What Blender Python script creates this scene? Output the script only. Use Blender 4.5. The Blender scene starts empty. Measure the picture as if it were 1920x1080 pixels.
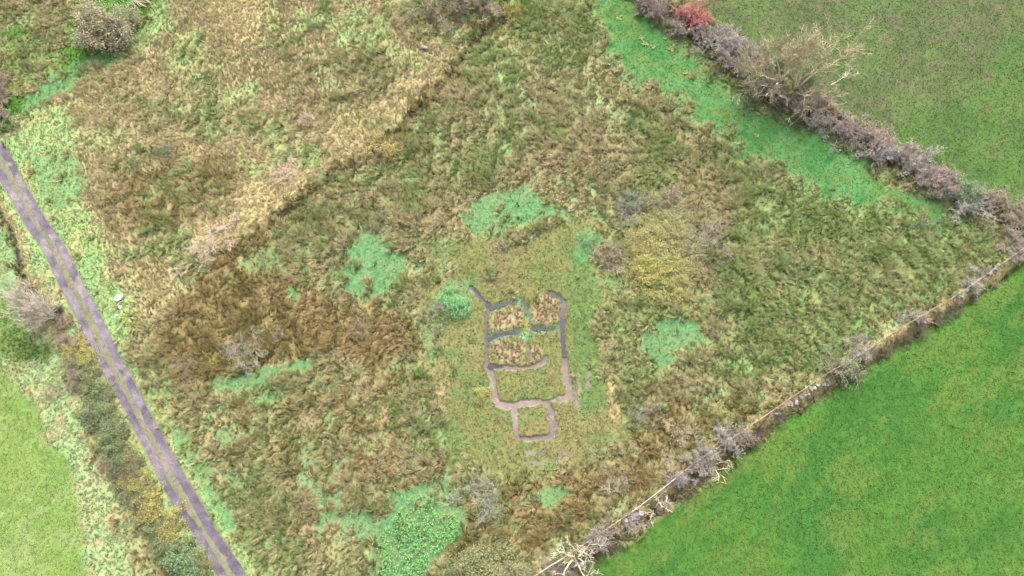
import bpy, math, random
import numpy as np
from mathutils import Vector

# ------------------------------------------------------------ camera, sky, sun, exposure
S = bpy.context.scene
COL = S.collection
H, TILT, HFOV = 80.0, math.radians(21), math.radians(72)
cd = bpy.data.cameras.new('camera'); cam = bpy.data.objects.new('camera', cd); COL.objects.link(cam)
cam.location = (0, 0, H); cam.rotation_euler = (TILT, 0, 0)
cd.angle = HFOV; cd.clip_end = 3000; cd.clip_start = 1.0
S.camera = cam

SUN_EL = math.radians(47)
W = bpy.data.worlds.new("World"); S.world = W; W.use_nodes = True
nt = W.node_tree
sky = nt.nodes.new('ShaderNodeTexSky'); sky.sky_type = 'NISHITA'; sky.sun_disc = False
sky.sun_elevation = SUN_EL; sky.sun_rotation = math.radians(8); sky.dust_density = 6.0; sky.air_density = 1.0
nt.nodes['Background'].inputs[1].default_value = 0.14
hs = nt.nodes.new('ShaderNodeHueSaturation'); hs.inputs['Saturation'].default_value = .45   # thin cloud whitens the sky
nt.links.new(sky.outputs[0], hs.inputs['Color']); nt.links.new(hs.outputs[0], nt.nodes['Background'].inputs[0])
sl = bpy.data.lights.new('sun', 'SUN'); sl.energy = 1.45; sl.angle = math.radians(24); sl.color = (1, .94, .84)
so = bpy.data.objects.new('sun', sl); COL.objects.link(so)
so.rotation_euler = (-(math.pi/2 - SUN_EL), 0, math.radians(-8))
S.view_settings.view_transform = 'Standard'; S.view_settings.look = 'None'
S.view_settings.gamma = 1; S.view_settings.use_curve_mapping = False
S.view_settings.exposure = 1.9
S.cycles.use_denoising = True; S.cycles.denoiser = 'OPENIMAGEDENOISE'; S.cycles.denoising_input_passes = 'RGB_ALBEDO_NORMAL'; S.cycles.denoising_prefilter = 'ACCURATE'

# ------------------------------------------------------------ small helpers
rng = np.random.default_rng(7)
R = random.Random(11)
FPX = 960 / math.tan(HFOV/2)

def at(px, py):
    """spot on the ground seen in the 1920x1080 photograph at px, py"""
    px = np.asarray(px, float); py = np.asarray(py, float)
    u = (px-960)/FPX; v = (540-py)/FPX
    dz = v*math.sin(TILT) - math.cos(TILT)
    s = -H/dz
    return np.stack([u*s, (v*math.cos(TILT)+math.sin(TILT))*s], -1)

def pl(pts):
    a = np.array(pts, float); return at(a[:, 0], a[:, 1])

def lin(c):
    c = np.asarray(c, float)/255
    return np.where(c <= .04045, c/12.92, ((c+.055)/1.055)**2.4)

KG = 0.60      # picture colour -> reflectance
def A(c, k=1.0):
    v = lin(c); g = (v*np.array([.25, .6, .15])).sum(-1, keepdims=True)
    return np.clip((v*.82+g*.18)*KG*k, 0.004, 0.8)

def _h(ix, iy, seed):
    n = (ix.astype(np.int64)*374761393 + iy.astype(np.int64)*668265263 + seed*2147483647) & 0xffffffff
    n = ((n ^ (n >> 13))*1274126177) & 0xffffffff
    n = ((n ^ (n >> 16))*2246822519) & 0xffffffff
    return ((n ^ (n >> 15)) & 0xffffff)/float(0xffffff)

def noise(x, y, scale, seed=0):
    x = x/scale + 1000; y = y/scale + 1000
    ix = np.floor(x); iy = np.floor(y); fx = x-ix; fy = y-iy
    fx = fx*fx*(3-2*fx); fy = fy*fy*(3-2*fy)
    ix = ix.astype(np.int64); iy = iy.astype(np.int64)
    a = _h(ix, iy, seed); b = _h(ix+1, iy, seed); c = _h(ix, iy+1, seed); d = _h(ix+1, iy+1, seed)
    return (a*(1-fx)+b*fx)*(1-fy) + (c*(1-fx)+d*fx)*fy

def fbm(x, y, scale, seed=0, oct=3):
    s = 0; amp = 1; tot = 0
    for o in range(oct):
        s = s + amp*noise(x, y, scale/(2**o), seed+17*o); tot += amp; amp *= .55
    return s/tot

def sstep(a, b, x):
    t = np.clip((x-a)/(b-a), 0, 1); return t*t*(3-2*t)

def segdist(x, y, pts):
    d = np.full(x.shape, 1e9); along = np.zeros(x.shape); side = np.zeros(x.shape); acc = 0
    for (x0, y0), (x1, y1) in zip(pts[:-1], pts[1:]):
        dx, dy = x1-x0, y1-y0; L2 = dx*dx+dy*dy; L = math.sqrt(L2)
        t = np.clip(((x-x0)*dx+(y-y0)*dy)/L2, 0, 1)
        qx = x-(x0+t*dx); qy = y-(y0+t*dy)
        dd = np.hypot(qx, qy); m = dd < d
        d = np.where(m, dd, d); along = np.where(m, acc+t*L, along)
        side = np.where(m, np.sign(dx*qy-dy*qx), side); acc += L
    return d, along, side

def polysd(x, y, pts):
    """signed distance, positive inside"""
    p = np.vstack([pts, pts[:1]])
    lo = p.min(0)-8; hi = p.max(0)+8
    out = np.full(x.shape, -8.0)
    m = (x > lo[0]) & (x < hi[0]) & (y > lo[1]) & (y < hi[1])
    if not m.any(): return out
    xx = x[m]; yy = y[m]
    d, _, _ = segdist(xx, yy, p)
    ins = np.zeros(xx.shape, bool)
    for (x0, y0), (x1, y1) in zip(p[:-1], p[1:]):
        c = ((y0 > yy) != (y1 > yy))
        if y1 != y0:
            ins ^= c & (xx < (x1-x0)*(yy-y0)/(y1-y0)+x0)
    out[m] = np.where(ins, d, -d)
    return out

# ------------------------------------------------------------ the lie of the land
RUT_L = pl([(-60,235),(5,332),(33,380),(54,420),(84,460),(103,500),(122,540),(145,580),(160,615),(179,655),(203,700),(233,750),(258,800),(285,850),(307,900),(336,950),(371,1000),(396,1040),(418,1080),(445,1130)])
RUT_R = pl([(-60,190),(0,275),(17,300),(31,330),(58,380),(82,420),(113,460),(132,500),(150,540),(176,580),(190,615),(210,655),(236,700),(261,750),(287,800),(314,850),(343,900),(373,950),(400,1000),(427,1040),(453,1080),(482,1130)])
FENCE = pl([(960,1108),(1002,1079),(1045,1053),(1120,1003),(1190,955),(1255,905),(1282,880),(1335,846),(1395,806),(1432,780),(1485,744),(1540,706),(1592,678),(1655,636),(1720,597),(1790,556),(1868,500),(1932,456),(1990,415)])
HEDGE = pl([(1150,-60),(1210,0),(1285,45),(1345,95),(1400,150),(1455,190),(1520,212),(1590,243),(1650,285),(1720,325),(1790,362),(1850,392),(1905,425),(1960,450)])
OLD_DITCH = pl([(425,478),(455,462),(520,410),(575,372),(640,325),(700,288),(770,222),(830,165),(875,95),(920,50),(960,20)])
LEFT_DITCH = pl([(-20,370),(5,412),(22,445),(30,480),(34,510),(60,550),(100,595)])
MUD = [pl(q) for q in (
    [(884,540),(896,553),(909,566),(921,577)],
    [(1034,552),(1045,555),(1055,564),(1057,576),(1054,592),(1055,620),(1056,650),(1059,670),(1061,700),(1066,720),(1068,739),(1061,746),(1040,748),(1025,752),(990,755),(966,760),(948,760),(934,757),(928,749),(927,733),(925,714),(921,699),(914,684)],
    [(914,686),(945,689),(975,690),(1005,686),(1019,679),(1024,671)],
    [(965,760),(966,780),(967,802),(971,821),(985,823),(1005,822),(1028,820),(1036,812),(1038,799),(1034,780),(1028,757)],
    [(914,578),(911,600),(914,640),(911,665),(914,684)],
    [(994,650),(993,664),(990,680)],
)]
WETDITCH = [pl(q) for q in ([(916,578),(935,574),(955,568),(971,562)],[(974,566),(986,578),(990,598),(984,618),(975,625)],
                            [(914,638),(930,630),(945,625),(968,622),(988,628),(994,612),(1005,617),(1030,617),(1050,612)])]
ISLES = [pl(q) for q in ([(918,590),(945,578),(972,576),(984,592),(978,612),(950,618),(920,625)],[(996,565),(1015,552),(1038,556),(1048,575),(1044,604),(1020,612),(996,604)],
                         [(920,645),(945,634),(975,640),(986,655),(975,676),(930,678)],[(994,655),(1008,646),(1018,660),(1012,676),(996,678)])]
SCRAPES = [(pl([(1085,700),(1086,730),(1084,766)]), .28), (pl([(1103,700),(1103,722)]), .45), (pl([(990,850),(1022,845)]), .3), (pl([(1048,858),(1064,846)]), .22), (pl([(994,869),(1018,869)]), .25), (pl([(1075,735),(1074,748)]), .4)]

def mud_depth(x, y):
    """0..1 how far into a bare trench, 0..1 how far into a reedy wet ditch"""
    m = np.zeros(x.shape); wd = np.zeros(x.shape)
    lo = at(840, 500); hi = at(1130, 900)
    b = (x > -12) & (x < 16) & (y > 5) & (y < 40)
    if b.any():
        xx = x[b]; yy = y[b]; n = fbm(xx, yy, .5, 5, 3)-.5; mm = np.zeros(xx.shape); ww = np.zeros(xx.shape)
        wob = (fbm(xx, yy, 1.3, 8)-.5)*.35
        for i, q in enumerate(MUD):
            d, al_, _ = segdist(xx, yy, q)
            wid = (.62+.75*noise(al_, al_*0+i, 1.1, 19))*[.33, .36, .33, .38, .28, .2][i]
            mm = np.maximum(mm, sstep(wid+.07, wid-.07, d+n*.42+wob*.4+.03))
        for q in WETDITCH:
            d, _, _ = segdist(xx, yy, q)
            ww = np.maximum(ww, sstep(.75, .2, d+n*.4+wob))
        m[b] = mm; wd[b] = ww
    return m, wd

def height(x, y):
    z = (fbm(x, y, 14, 31)-.5)*.5 + (fbm(x, y, 2.2, 32, 2)-.5)*.12
    d, _, s = segdist(x, y, FENCE)
    z = z + .45*np.exp(-(d/1.0)**2) - .55*np.exp(-((d+s*1.7)/.7)**2)*(s < 0)
    d, _, _ = segdist(x, y, OLD_DITCH); z = z - .45*np.exp(-(d/.8)**2)
    d, _, _ = segdist(x, y, LEFT_DITCH); z = z - .6*np.exp(-(d/.55)**2)
    d, _, _ = segdist(x, y, HEDGE); z = z + .35*np.exp(-(d/1.8)**2)
    d1, _, _ = segdist(x, y, RUT_L); d2, _, _ = segdist(x, y, RUT_R); d = np.minimum(d1, d2)
    z = z*(1-.75*np.exp(-(d/3.0)**2)) - .06*np.exp(-(d/.45)**2)
    m, wd = mud_depth(x, y)
    return z - .17*m - .16*wd*(1-m)

def hz(x, y): return float(height(np.array([x], float), np.array([y], float))[0])

# ------------------------------------------------------------ what grows where
TYPES = ['rush','brown','olive','straw','pale','mint','green','past','stubble','lime','rough','tlgreen','mown','bank','verge','trackmid','mud','damp','dark','wetgreen','tan']
TI = {t: i for i, t in enumerate(TYPES)}
# ground colours as (main, second, third) seen colours
GP = {
 'rush':   [(120,122,74), (134,120,82), (108,140,90)],
 'brown':  [(128,112,66), (146,124,80), (120,122,68)],
 'olive':  [(110,124,70), (124,122,78), (102,142,80)],
 'straw':  [(172,160,112), (158,146,98), (150,164,104)],
 'pale':   [(196,176,126), (176,168,108), (176,150,112)],
 'mint':   [(108,186,116), (128,188,120), (140,180,116)],
 'green':  [(88,164,86), (122,182,110), (134,162,84)],
 'past':   [(84,150,54), (62,138,54), (108,152,62)],
 'stubble':[(124,146,80), (116,130,78), (140,134,102)],
 'lime':   [(162,202,108), (144,198,98), (176,208,138)],
 'rough':  [(158,170,106), (136,172,104), (170,150,104)],
 'tlgreen':[(104,158,62), (126,128,62), (116,170,78)],
 'mown':   [(148,154,84), (160,152,96), (126,154,80)],
 'bank':   [(170,152,98), (160,152,84), (168,144,110)],
 'verge':  [(156,176,104), (132,178,108), (186,170,112)],
 'trackmid':[(142,140,106), (132,136,92), (150,140,122)],
 'mud':    [(132,117,107), (116,103,95), (142,127,115)],
 'damp':   [(96,90,84), (84,92,80), (104,98,98)],
 'tan':    [(168,146,106), (154,138,96), (160,154,100)],
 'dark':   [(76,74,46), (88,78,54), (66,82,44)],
 'wetgreen':[(104,142,84), (88,150,104), (142,128,54)],
}
GAIN = {'past': (.57,.53,.39), 'mint': (.58,.55,.48), 'lime': (.46,.44,.32), 'stubble': (.46,.51,.43), 'mown': (.58,.57,.52), 'green': (.46,.52,.4), 'pale': (1.05,1.02,.88),
        'verge': (.86,.92,.82), 'tlgreen': (.55,.66,.38), 'straw': (1.0,.93,.88), 'rush': (1.66,1.6,1.48), 'brown': (1.42,1.4,1.25), 'olive': (1.5,1.58,1.25), 'bank': (1.1,1.1,1.05), 'dark': (1.3,1.3,1.2), 'trackmid': (.75,.75,.8)}
GPA = np.array([[A(c)*np.array(GAIN.get(t, (1, 1, 1)))**(.8 if GAIN.get(t, (1,))[0] > .9 else 1) for c in GP[t]] for t in TYPES])

REG = [  # type, polygon in the photograph, softness (m), raggedness (m), strength
 ('straw', [(-20,275),(60,200),(120,160),(200,115),(275,60),(330,-80),(730,-80),(770,60),(860,90),(840,150),(770,205),(730,262),(640,310),(560,370),(500,420),(430,440),(385,480),(345,560),(275,620),(230,600),(200,560),(150,480),(80,340)], 1.5, 3, 1),
 ('rush', [(540,120),(700,60),(760,100),(740,190),(640,200),(560,190)], 2, 4, .35),
 ('brown', [(250,330),(430,300),(520,340),(400,400),(300,420),(200,440),(150,400)], 3, 6, .35),
 ('rush', [(180,180),(330,120),(520,220),(420,260),(250,240)], 3, 6, .22),
 ('pale', [(330,500),(350,450),(400,410),(480,345),(550,300),(600,310),(560,370),(500,420),(400,470)], 1, 2.5, .95),
 ('pale', [(380,-40),(510,-40),(500,70),(430,100),(400,40)], 2, 3, .8),
 ('pale', [(620,240),(720,180),(800,120),(860,80),(850,150),(770,210),(700,260),(640,300)], 1, 2.5, .6),
 ('pale', [(240,520),(330,480),(350,560),(300,600),(240,590)], 1.2, 2.5, .5),
 ('verge', [(-20,280),(60,215),(130,180),(150,260),(140,330),(190,420),(220,500),(250,590),(260,650),(205,650),(150,530),(60,380)], 1.5, 2.5, .9),
 ('mint', [(60,300),(130,290),(165,340),(160,380),(110,390),(70,350)], 1, 2.5, .6),
 ('tlgreen', [(-80,-80),(330,-80),(275,60),(240,100),(170,130),(80,190),(10,250),(-80,290)], 1.5, 2.5, 1),
 ('rush', [(-40,-60),(150,-60),(150,30),(60,45),(-40,70)], 2, 3, .8),
 ('rush', [(-20,60),(90,60),(150,110),(90,170),(0,200),(-20,150)], 2, 7, .5),
 ('mint', [(140,110),(230,90),(235,115),(190,130),(110,180),(30,225),(40,190)], .8, 1.6, .8),
 ('verge', [(240,90),(290,0),(330,-40),(300,60),(260,110)], 1, 1.5, .7),
 ('brown', [(275,640),(330,580),(400,500),(440,450),(500,470),(480,520),(560,520),(640,560),(700,560),(780,600),(800,660),(700,680),(600,660),(520,680),(400,700),(330,720),(290,700)], 1.5, 3, 1),
 ('brown', [(300,800),(420,760),(520,760),(500,860),(400,900),(330,900)], 4, 7, .4),
 ('brown', [(560,700),(780,680),(800,780),(720,900),(560,900),(480,820)], 5, 8, .35),
 ('olive', [(1380,330),(1540,360),(1700,390),(1830,420),(1860,470),(1700,590),(1560,690),(1450,740),(1330,700),(1340,560),(1400,450)], 3, 5, .9),
 ('olive', [(1150,430),(1330,560),(1340,700),(1180,720),(1140,600)], 2, 4, .6),
 ('olive', [(880,-40),(1100,-40),(1180,120),(1000,130),(900,160)], 3, 4, .6),
 ('brown', [(1120,860),(1260,760),(1400,740),(1420,790),(1300,860),(1200,940),(1060,1000),(900,1090),(860,1000),(960,900)], 3, 5, .8),
 ('green', [(1080,-80),(1170,-80),(1215,10),(1330,120),(1420,195),(1500,225),(1570,260),(1640,310),(1710,352),(1810,415),(1850,440),(1760,415),(1680,395),(1620,400),(1540,372),(1460,335),(1390,285),(1296,226),(1222,160),(1140,112)], 4.5, 3.2, 1),
 ('stubble', [(1180,-80),(2150,-80),(2150,470),(1960,440),(1850,375),(1700,290),(1560,190),(1400,90)], 1, .6, 1),
 ('past', [(1640,230),(1760,310),(1860,380),(2150,480),(2150,180),(1880,60),(1850,160),(1740,230)], 4, 5, .5),
 ('mown', [(830,540),(860,500),(790,500),(780,440),(880,450),(940,440),(1060,440),(1080,430),(1135,440),(1130,600),(1148,700),(1165,800),(1130,870),(1050,900),(920,900),(850,860),(820,760),(800,640)], 4, 6, .97),
 ('mint', [(845,525),(890,540),(880,590),(840,600),(800,680),(790,640),(820,560)], .8, 2, .55),
 ('pale', [(1112,600),(1124,600),(1136,650),(1152,720),(1162,790),(1152,790),(1140,720),(1122,650)], .5, 1.2, .75),
 ('green', [(1064,470),(1122,460),(1124,600),(1132,760),(1090,780),(1072,660),(1066,560)], .9, 1.2, .4),
 ('rush', [(860,330),(980,330),(960,360),(900,380),(870,400)], 1, 2, .6),
 ('mint', [(629,500),(640,475),(665,455),(690,440),(725,448),(755,470),(768,510),(745,540),(715,560),(680,562),(650,550),(633,525)], 1.2, 1.7, .95),
 ('mint', [(850,400),(880,375),(930,352),(990,356),(1010,375),(1050,378),(1050,402),(1020,420),(980,430),(930,445),(885,436)], 1.3, 2.2, .93),
 ('mint', [(1085,440),(1110,432),(1132,450),(1120,470),(1100,500),(1075,490)], .5, 1.2, .9),
 ('mint', [(1205,625),(1235,600),(1275,592),(1310,610),(1325,640),(1300,650),(1270,655),(1275,690),(1235,695),(1215,660)], .5, 1.4, .92),
 ('mint', [(530,540),(565,530),(568,560),(540,565)], .4, 1.5, .8),
 ('mint', [(440,490),(520,460),(540,480),(470,515)], .6, 1.8, .65),
 ('mint', [(400,715),(450,700),(540,678),(600,675),(590,695),(520,705),(470,725),(410,740)], .5, 1.4, .9),
 ('mint', [(455,745),(510,728),(530,745),(490,770)], .5, 1.4, .8),
 ('mint', [(400,810),(440,795),(450,830),(410,850)], .6, 1.8, .6),
 ('mint', [(940,945),(1000,925),(1060,910),(1080,915),(1050,932),(990,950)], .4, 1.0, .9),
 ('mint', [(720,970),(760,930),(800,920),(830,880),(855,940),(870,1000),(820,1040),(800,1100),(700,1100),(700,1010)], .8, 2, .9),
 ('mint', [(1040,1050),(1080,1000),(1010,1040)], .8, 1.5, .5),
 ('verge', [(265,640),(300,700),(330,790),(380,880),(420,960),(480,1060),(520,1120),(470,1120),(400,970),(330,850),(280,740)], .8, 1.2, .85),
 ('mint', [(300,790),(360,800),(400,900),(430,990),(390,950),(340,870)], 1, 2, .75),
 ('rough', [(-80,220),(0,310),(60,430),(110,540),(150,640),(200,760),(250,870),(330,1000),(410,1130),(-80,1130)], .5, .6, 1),
 ('mint', [(-40,430),(20,440),(50,500),(60,540),(10,580),(-40,560)], 1, 2, .6),
 ('tlgreen', [(0,560),(60,610),(110,660),(90,700),(20,690),(-40,640)], 1.5, 3, .8),
 ('brown', [(110,630),(150,650),(180,740),(210,830),(180,850),(130,720)], 1, 2, .25),
 ('brown', [(220,960),(300,950),(350,1010),(380,1120),(260,1120)], 2, 3, .35),
 ('lime', [(-80,660),(0,680),(50,735),(90,820),(130,890),(155,980),(180,1120),(-80,1120)], 1.2, 1.5, 1),
 ('past', [(2150,430),(1990,440),(1925,490),(1805,565),(1712,622),(1612,692),(1512,762),(1412,832),(1312,922),(1212,992),(1132,1045),(1075,1130),(2150,1130)], .5, .7, 1),
]
REGP = [(t, pl(p), s, r, k) for t, p, s, r, k in REG]

def weights(x, y):
    """weight of each ground type at x, y"""
    n = x.shape[0]
    Wt = np.zeros((len(TYPES), n)); Wt[0] = 1
    na = fbm(x, y, 5.0, 41)-.5; nb = fbm(x, y, 1.4, 42)-.5
    def over(t, m):
        nonlocal Wt
        Wt *= (1-m); Wt[TI[t]] += m
    # short green turf showing between rush clumps
    gap = sstep(.56, .68, fbm(x, y, 3.2, 51, 3)); px_low = sstep(26, 6, y)*sstep(4, -6, x)
    over('mint', gap*(.2+.6*px_low)); over('olive', sstep(.5, .64, fbm(x, y, 6, 53, 3))*.55)
    for t, p, s, r, k in REGP:
        sd = polysd(x, y, p)
        if sd.max() <= -7.9: continue
        over(t, k*sstep(-s/2, s/2, sd + r*(na*1.6+nb*.9)*.9))
    st = Wt[TI['straw']].copy(); g1 = sstep(.54, .68, fbm(x, y, 6.5, 57, 3))*.6*st; g2 = sstep(.58, .7, fbm(x, y, 4.5, 58, 3))*.5*st
    Wt[TI['straw']] -= np.minimum(g1+g2, st); Wt[TI['verge']] += np.minimum(g1, st); Wt[TI['olive']] += np.minimum(g2, np.maximum(st-g1, 0))
    # tussocks colonising short turf
    dd_ = segdist(x, y, OLD_DITCH)[0]; over('brown', .5*sstep(2.0, .7, dd_+nb*1.6+na*2.5)); over('dark', .75*sstep(1.1, .1, dd_+nb*1.6))
    d, al, sd = segdist(x, y, FENCE)
    off = d*sd
    over('bank', sstep(1.0, .5, np.abs(off+.55)+nb*.9))
    over('dark', .5*sstep(.6, .15, np.abs(off+1.6)+nb*1.1+na*.8))
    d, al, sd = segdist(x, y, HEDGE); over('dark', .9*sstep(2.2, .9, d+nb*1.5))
    d, al, sd = segdist(x, y, LEFT_DITCH); over('dark', .8*sstep(.7, .2, d+nb*.5)); over('pale', .9*sstep(.5, .15, np.abs(d-.9)+nb*.6)*(sd > 0))
    d1, _, s1 = segdist(x, y, RUT_L); d2, _, s2 = segdist(x, y, RUT_R)
    over('verge', .8*sstep(1.6, .8, np.minimum(d1, d2)+nb))
    over('trackmid', ((s1 > 0) & (s2 < 0))*1.0)
    over('trackmid', sstep(.7, .5, np.minimum(d1, d2)+nb*.3))
    m, wd = mud_depth(x, y)
    b = (np.abs(x) < 20) & (y < 45) & (y > 2)
    if b.any():
        isl = np.zeros(n)
        isl[b] = np.max([sstep(-.3, .4, polysd(x[b], y[b], q) + nb[b]*.8) for q in ISLES], 0)
        over('tan', isl*.85)
        stripe = np.zeros(n); stripe[b] = sstep(.5, -.5, np.abs(x[b]-at(1096, 600)[0])-2.1)*sstep(at(0, 800)[1], at(0, 740)[1], y[b])*sstep(at(0, 440)[1], at(0, 480)[1], y[b])*(.5+.5*np.sin((x[b]+nb[b]*.4)*5.2))
        over('green', stripe*.3)
        sc = np.zeros(n)
        for q, wid in SCRAPES:
            dd, _, _ = segdist(x[b], y[b], q); sc[b] = np.maximum(sc[b], sstep(wid+.15, wid-.2, dd+nb[b]*.5))
        over('mud', sc*.75)
    over('wetgreen', wd*(1-m)); over('damp', .8*wd*sstep(.45, .6, fbm(x, y, 1.5, 77)))
    wet = sstep(at(0, 690)[1]-.8, at(0, 650)[1]+.8, y)
    over('mud', m); over('damp', m*wet*.8)
    return Wt

def ground_colour(x, y, Wt):
    pal = GPA
    n1 = fbm(x, y, 4.5, 61, 3); n2 = fbm(x, y, 1.6, 62, 3)
    pw = Wt[TI['past']]; xr = x*.8+y*.6; yr = (y*.8-x*.6)*2.2     # drainage streaks across the pasture
    n1 = n1*(1-pw)+pw*fbm(xr, yr, 9, 64, 4); n2 = n2*(1-pw)+pw*fbm(xr, yr, 5, 65, 4); n3 = noise(x, y, .35, 63)
    a = sstep(.42, .62, n1)*.75; b = sstep(.52, .68, n2)*.8
    c = np.zeros((x.shape[0], 3))
    for i in range(len(TYPES)):
        w = Wt[i]
        if w.max() <= 0: continue
        col = pal[i, 0][None]*(1-a[:, None]) + pal[i, 1][None]*a[:, None]
        col = col*(1-b[:, None]) + pal[i, 2][None]*b[:, None]
        c += w[:, None]*col
    return c*(0.86+.28*n3)[:, None]

# ------------------------------------------------------------ mesh + material helpers
def newmat(name, rough=.9, spec=.2):
    m = bpy.data.materials.new(name); m.use_nodes = True
    b = m.node_tree.nodes['Principled BSDF']
    b.inputs['Roughness'].default_value = rough; b.inputs['Specular IOR Level'].default_value = spec
    return m, m.node_tree, b

def mesh_np(name, co, loops, sizes, cols=None, mat=None, smooth=False):
    me = bpy.data.meshes.new(name)
    co = np.ascontiguousarray(co, np.float32)
    me.vertices.add(len(co)); me.vertices.foreach_set('co', co.ravel())
    loops = np.ascontiguousarray(loops, np.int32); me.loops.add(len(loops)); me.loops.foreach_set('vertex_index', loops)
    sizes = np.asarray(sizes, np.int32)
    st = np.zeros(len(sizes), np.int32); st[1:] = np.cumsum(sizes)[:-1]
    me.polygons.add(len(sizes)); me.polygons.foreach_set('loop_start', st); me.polygons.foreach_set('loop_total', sizes)
    if smooth: me.polygons.foreach_set('use_smooth', np.ones(len(sizes), bool))
    me.update(calc_edges=True)
    if cols is not None:
        at_ = me.attributes.new('Col', 'FLOAT_COLOR', 'POINT')
        c4 = np.ones((len(co), 4), np.float32); c4[:, :3] = cols; at_.data.foreach_set('color', c4.ravel())
    if mat: me.materials.append(mat)
    return me

def link(name, me, parent=None):
    o = bpy.data.objects.new(name, me); COL.objects.link(o)
    if parent: o.parent = parent
    return o

def tag(o, label=None, cat=None, group=None, kind=None):
    if label: o['label'] = label
    if cat: o['category'] = cat
    if group: o['group'] = group
    if kind: o['kind'] = kind
    return o

def colnodes(nt, b, speck=.25, scale=9.0, bump=.4, bscale=14.0, objcol=False):
    N = nt.nodes; L = nt.links
    a = N.new('ShaderNodeAttribute'); a.attribute_name = 'Col'
    src = a.outputs['Color']
    if objcol:
        oi = N.new('ShaderNodeObjectInfo'); mm = N.new('ShaderNodeMix'); mm.data_type = 'RGBA'; mm.blend_type = 'MULTIPLY'
        mm.inputs[0].default_value = 1; L.new(src, mm.inputs[6]); L.new(oi.outputs['Color'], mm.inputs[7]); src = mm.outputs[2]
    if speck:
        tc = N.new('ShaderNodeTexCoord'); no = N.new('ShaderNodeTexNoise'); no.inputs['Scale'].default_value = scale
        no.inputs['Detail'].default_value = 5; no.inputs['Roughness'].default_value = .7
        L.new(tc.outputs['Object'], no.inputs['Vector'])
        mr = N.new('ShaderNodeMapRange'); mr.inputs[1].default_value = .25; mr.inputs[2].default_value = .75
        mr.inputs[3].default_value = 1-speck; mr.inputs[4].default_value = 1+speck
        L.new(no.outputs['Fac'], mr.inputs[0])
        mx = N.new('ShaderNodeVectorMath'); mx.operation = 'SCALE'
        L.new(src, mx.inputs[0]); L.new(mr.outputs[0], mx.inputs['Scale']); src = mx.outputs[0]
        if bump:
            bp = N.new('ShaderNodeBump'); bp.inputs['Strength'].default_value = bump; bp.inputs['Distance'].default_value = .06
            n2 = N.new('ShaderNodeTexNoise'); n2.inputs['Scale'].default_value = bscale; n2.inputs['Detail'].default_value = 4
            L.new(tc.outputs['Object'], n2.inputs['Vector']); L.new(n2.outputs['Fac'], bp.inputs['Height']); L.new(bp.outputs[0], b.inputs['Normal'])
    L.new(src, b.inputs['Base Color'])

M_GROUND, t_, b_ = newmat('meadow_soil', .95, .1); colnodes(t_, b_, .28, 6.0, .7, 9.0)
M_BLADE, t_, b_ = newmat('grass_blade', .7, .15); colnodes(t_, b_, 0)
M_TURF, t_, b_ = newmat('turf_blade', .75, .12); colnodes(t_, b_, 0)
M_LEAF, t_, b_ = newmat('leaf', .6, .25); colnodes(t_, b_, 0, objcol=True)
M_BARK, t_, b_ = newmat('bark', .9, .1); colnodes(t_, b_, .2, 5, 0, objcol=True)
def translucent(m, f):
    nt = m.node_tree; b = nt.nodes['Principled BSDF']; out = nt.nodes['Material Output']
    t = nt.nodes.new('ShaderNodeBsdfTranslucent'); mx = nt.nodes.new('ShaderNodeMixShader'); mx.inputs[0].default_value = f
    src = b.inputs['Base Color'].links[0].from_socket
    nt.links.new(src, t.inputs['Color']); nt.links.new(b.outputs[0], mx.inputs[1]); nt.links.new(t.outputs[0], mx.inputs[2]); nt.links.new(mx.outputs[0], out.inputs['Surface'])
translucent(M_BLADE, .3); translucent(M_TURF, .1); translucent(M_LEAF, .4)
M_STONE, t_, b_ = newmat('stone', .85, .2); colnodes(t_, b_, .35, 7, .6, 12, objcol=True)

# ------------------------------------------------------------ ground: one sheet, fine where it is looked at
def axis(lo, hi, step, far):
    mid = np.arange(lo, hi+step/2, step); g = []; d = step
    x = mid[-1]
    while x < far: d *= 1.5; x += d; g.append(x)
    h = []; d = step; x = mid[0]
    while x > -far: d *= 1.5; x -= d; h.append(x)
    return np.concatenate([h[::-1], mid, g])
def refine(a, lo, hi): return np.unique(np.round(np.concatenate([a, (a[:-1]+.1)[(a[:-1] > lo) & (a[:-1] < hi)]]), 4))
gx = refine(axis(-84, 84, .2, 900), -8, 11); gy = refine(axis(-8, 84, .2, 900), 10, 36)
X, Y = np.meshgrid(gx, gy); xs = X.ravel(); ys = Y.ravel()
zs = np.empty_like(xs); gc = np.empty((len(xs), 3))
for i in range(0, len(xs), 60000):
    s = slice(i, i+60000)
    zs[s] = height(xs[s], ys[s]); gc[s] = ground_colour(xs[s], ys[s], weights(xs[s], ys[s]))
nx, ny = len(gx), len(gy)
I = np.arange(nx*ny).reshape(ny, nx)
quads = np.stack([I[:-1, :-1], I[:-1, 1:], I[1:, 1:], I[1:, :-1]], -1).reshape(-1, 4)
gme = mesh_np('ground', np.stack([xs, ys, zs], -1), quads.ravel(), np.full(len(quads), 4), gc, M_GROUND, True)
tag(link('ground', gme), 'rough wet meadow and pasture ground spreading across the whole view', 'ground', kind='structure')

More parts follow.
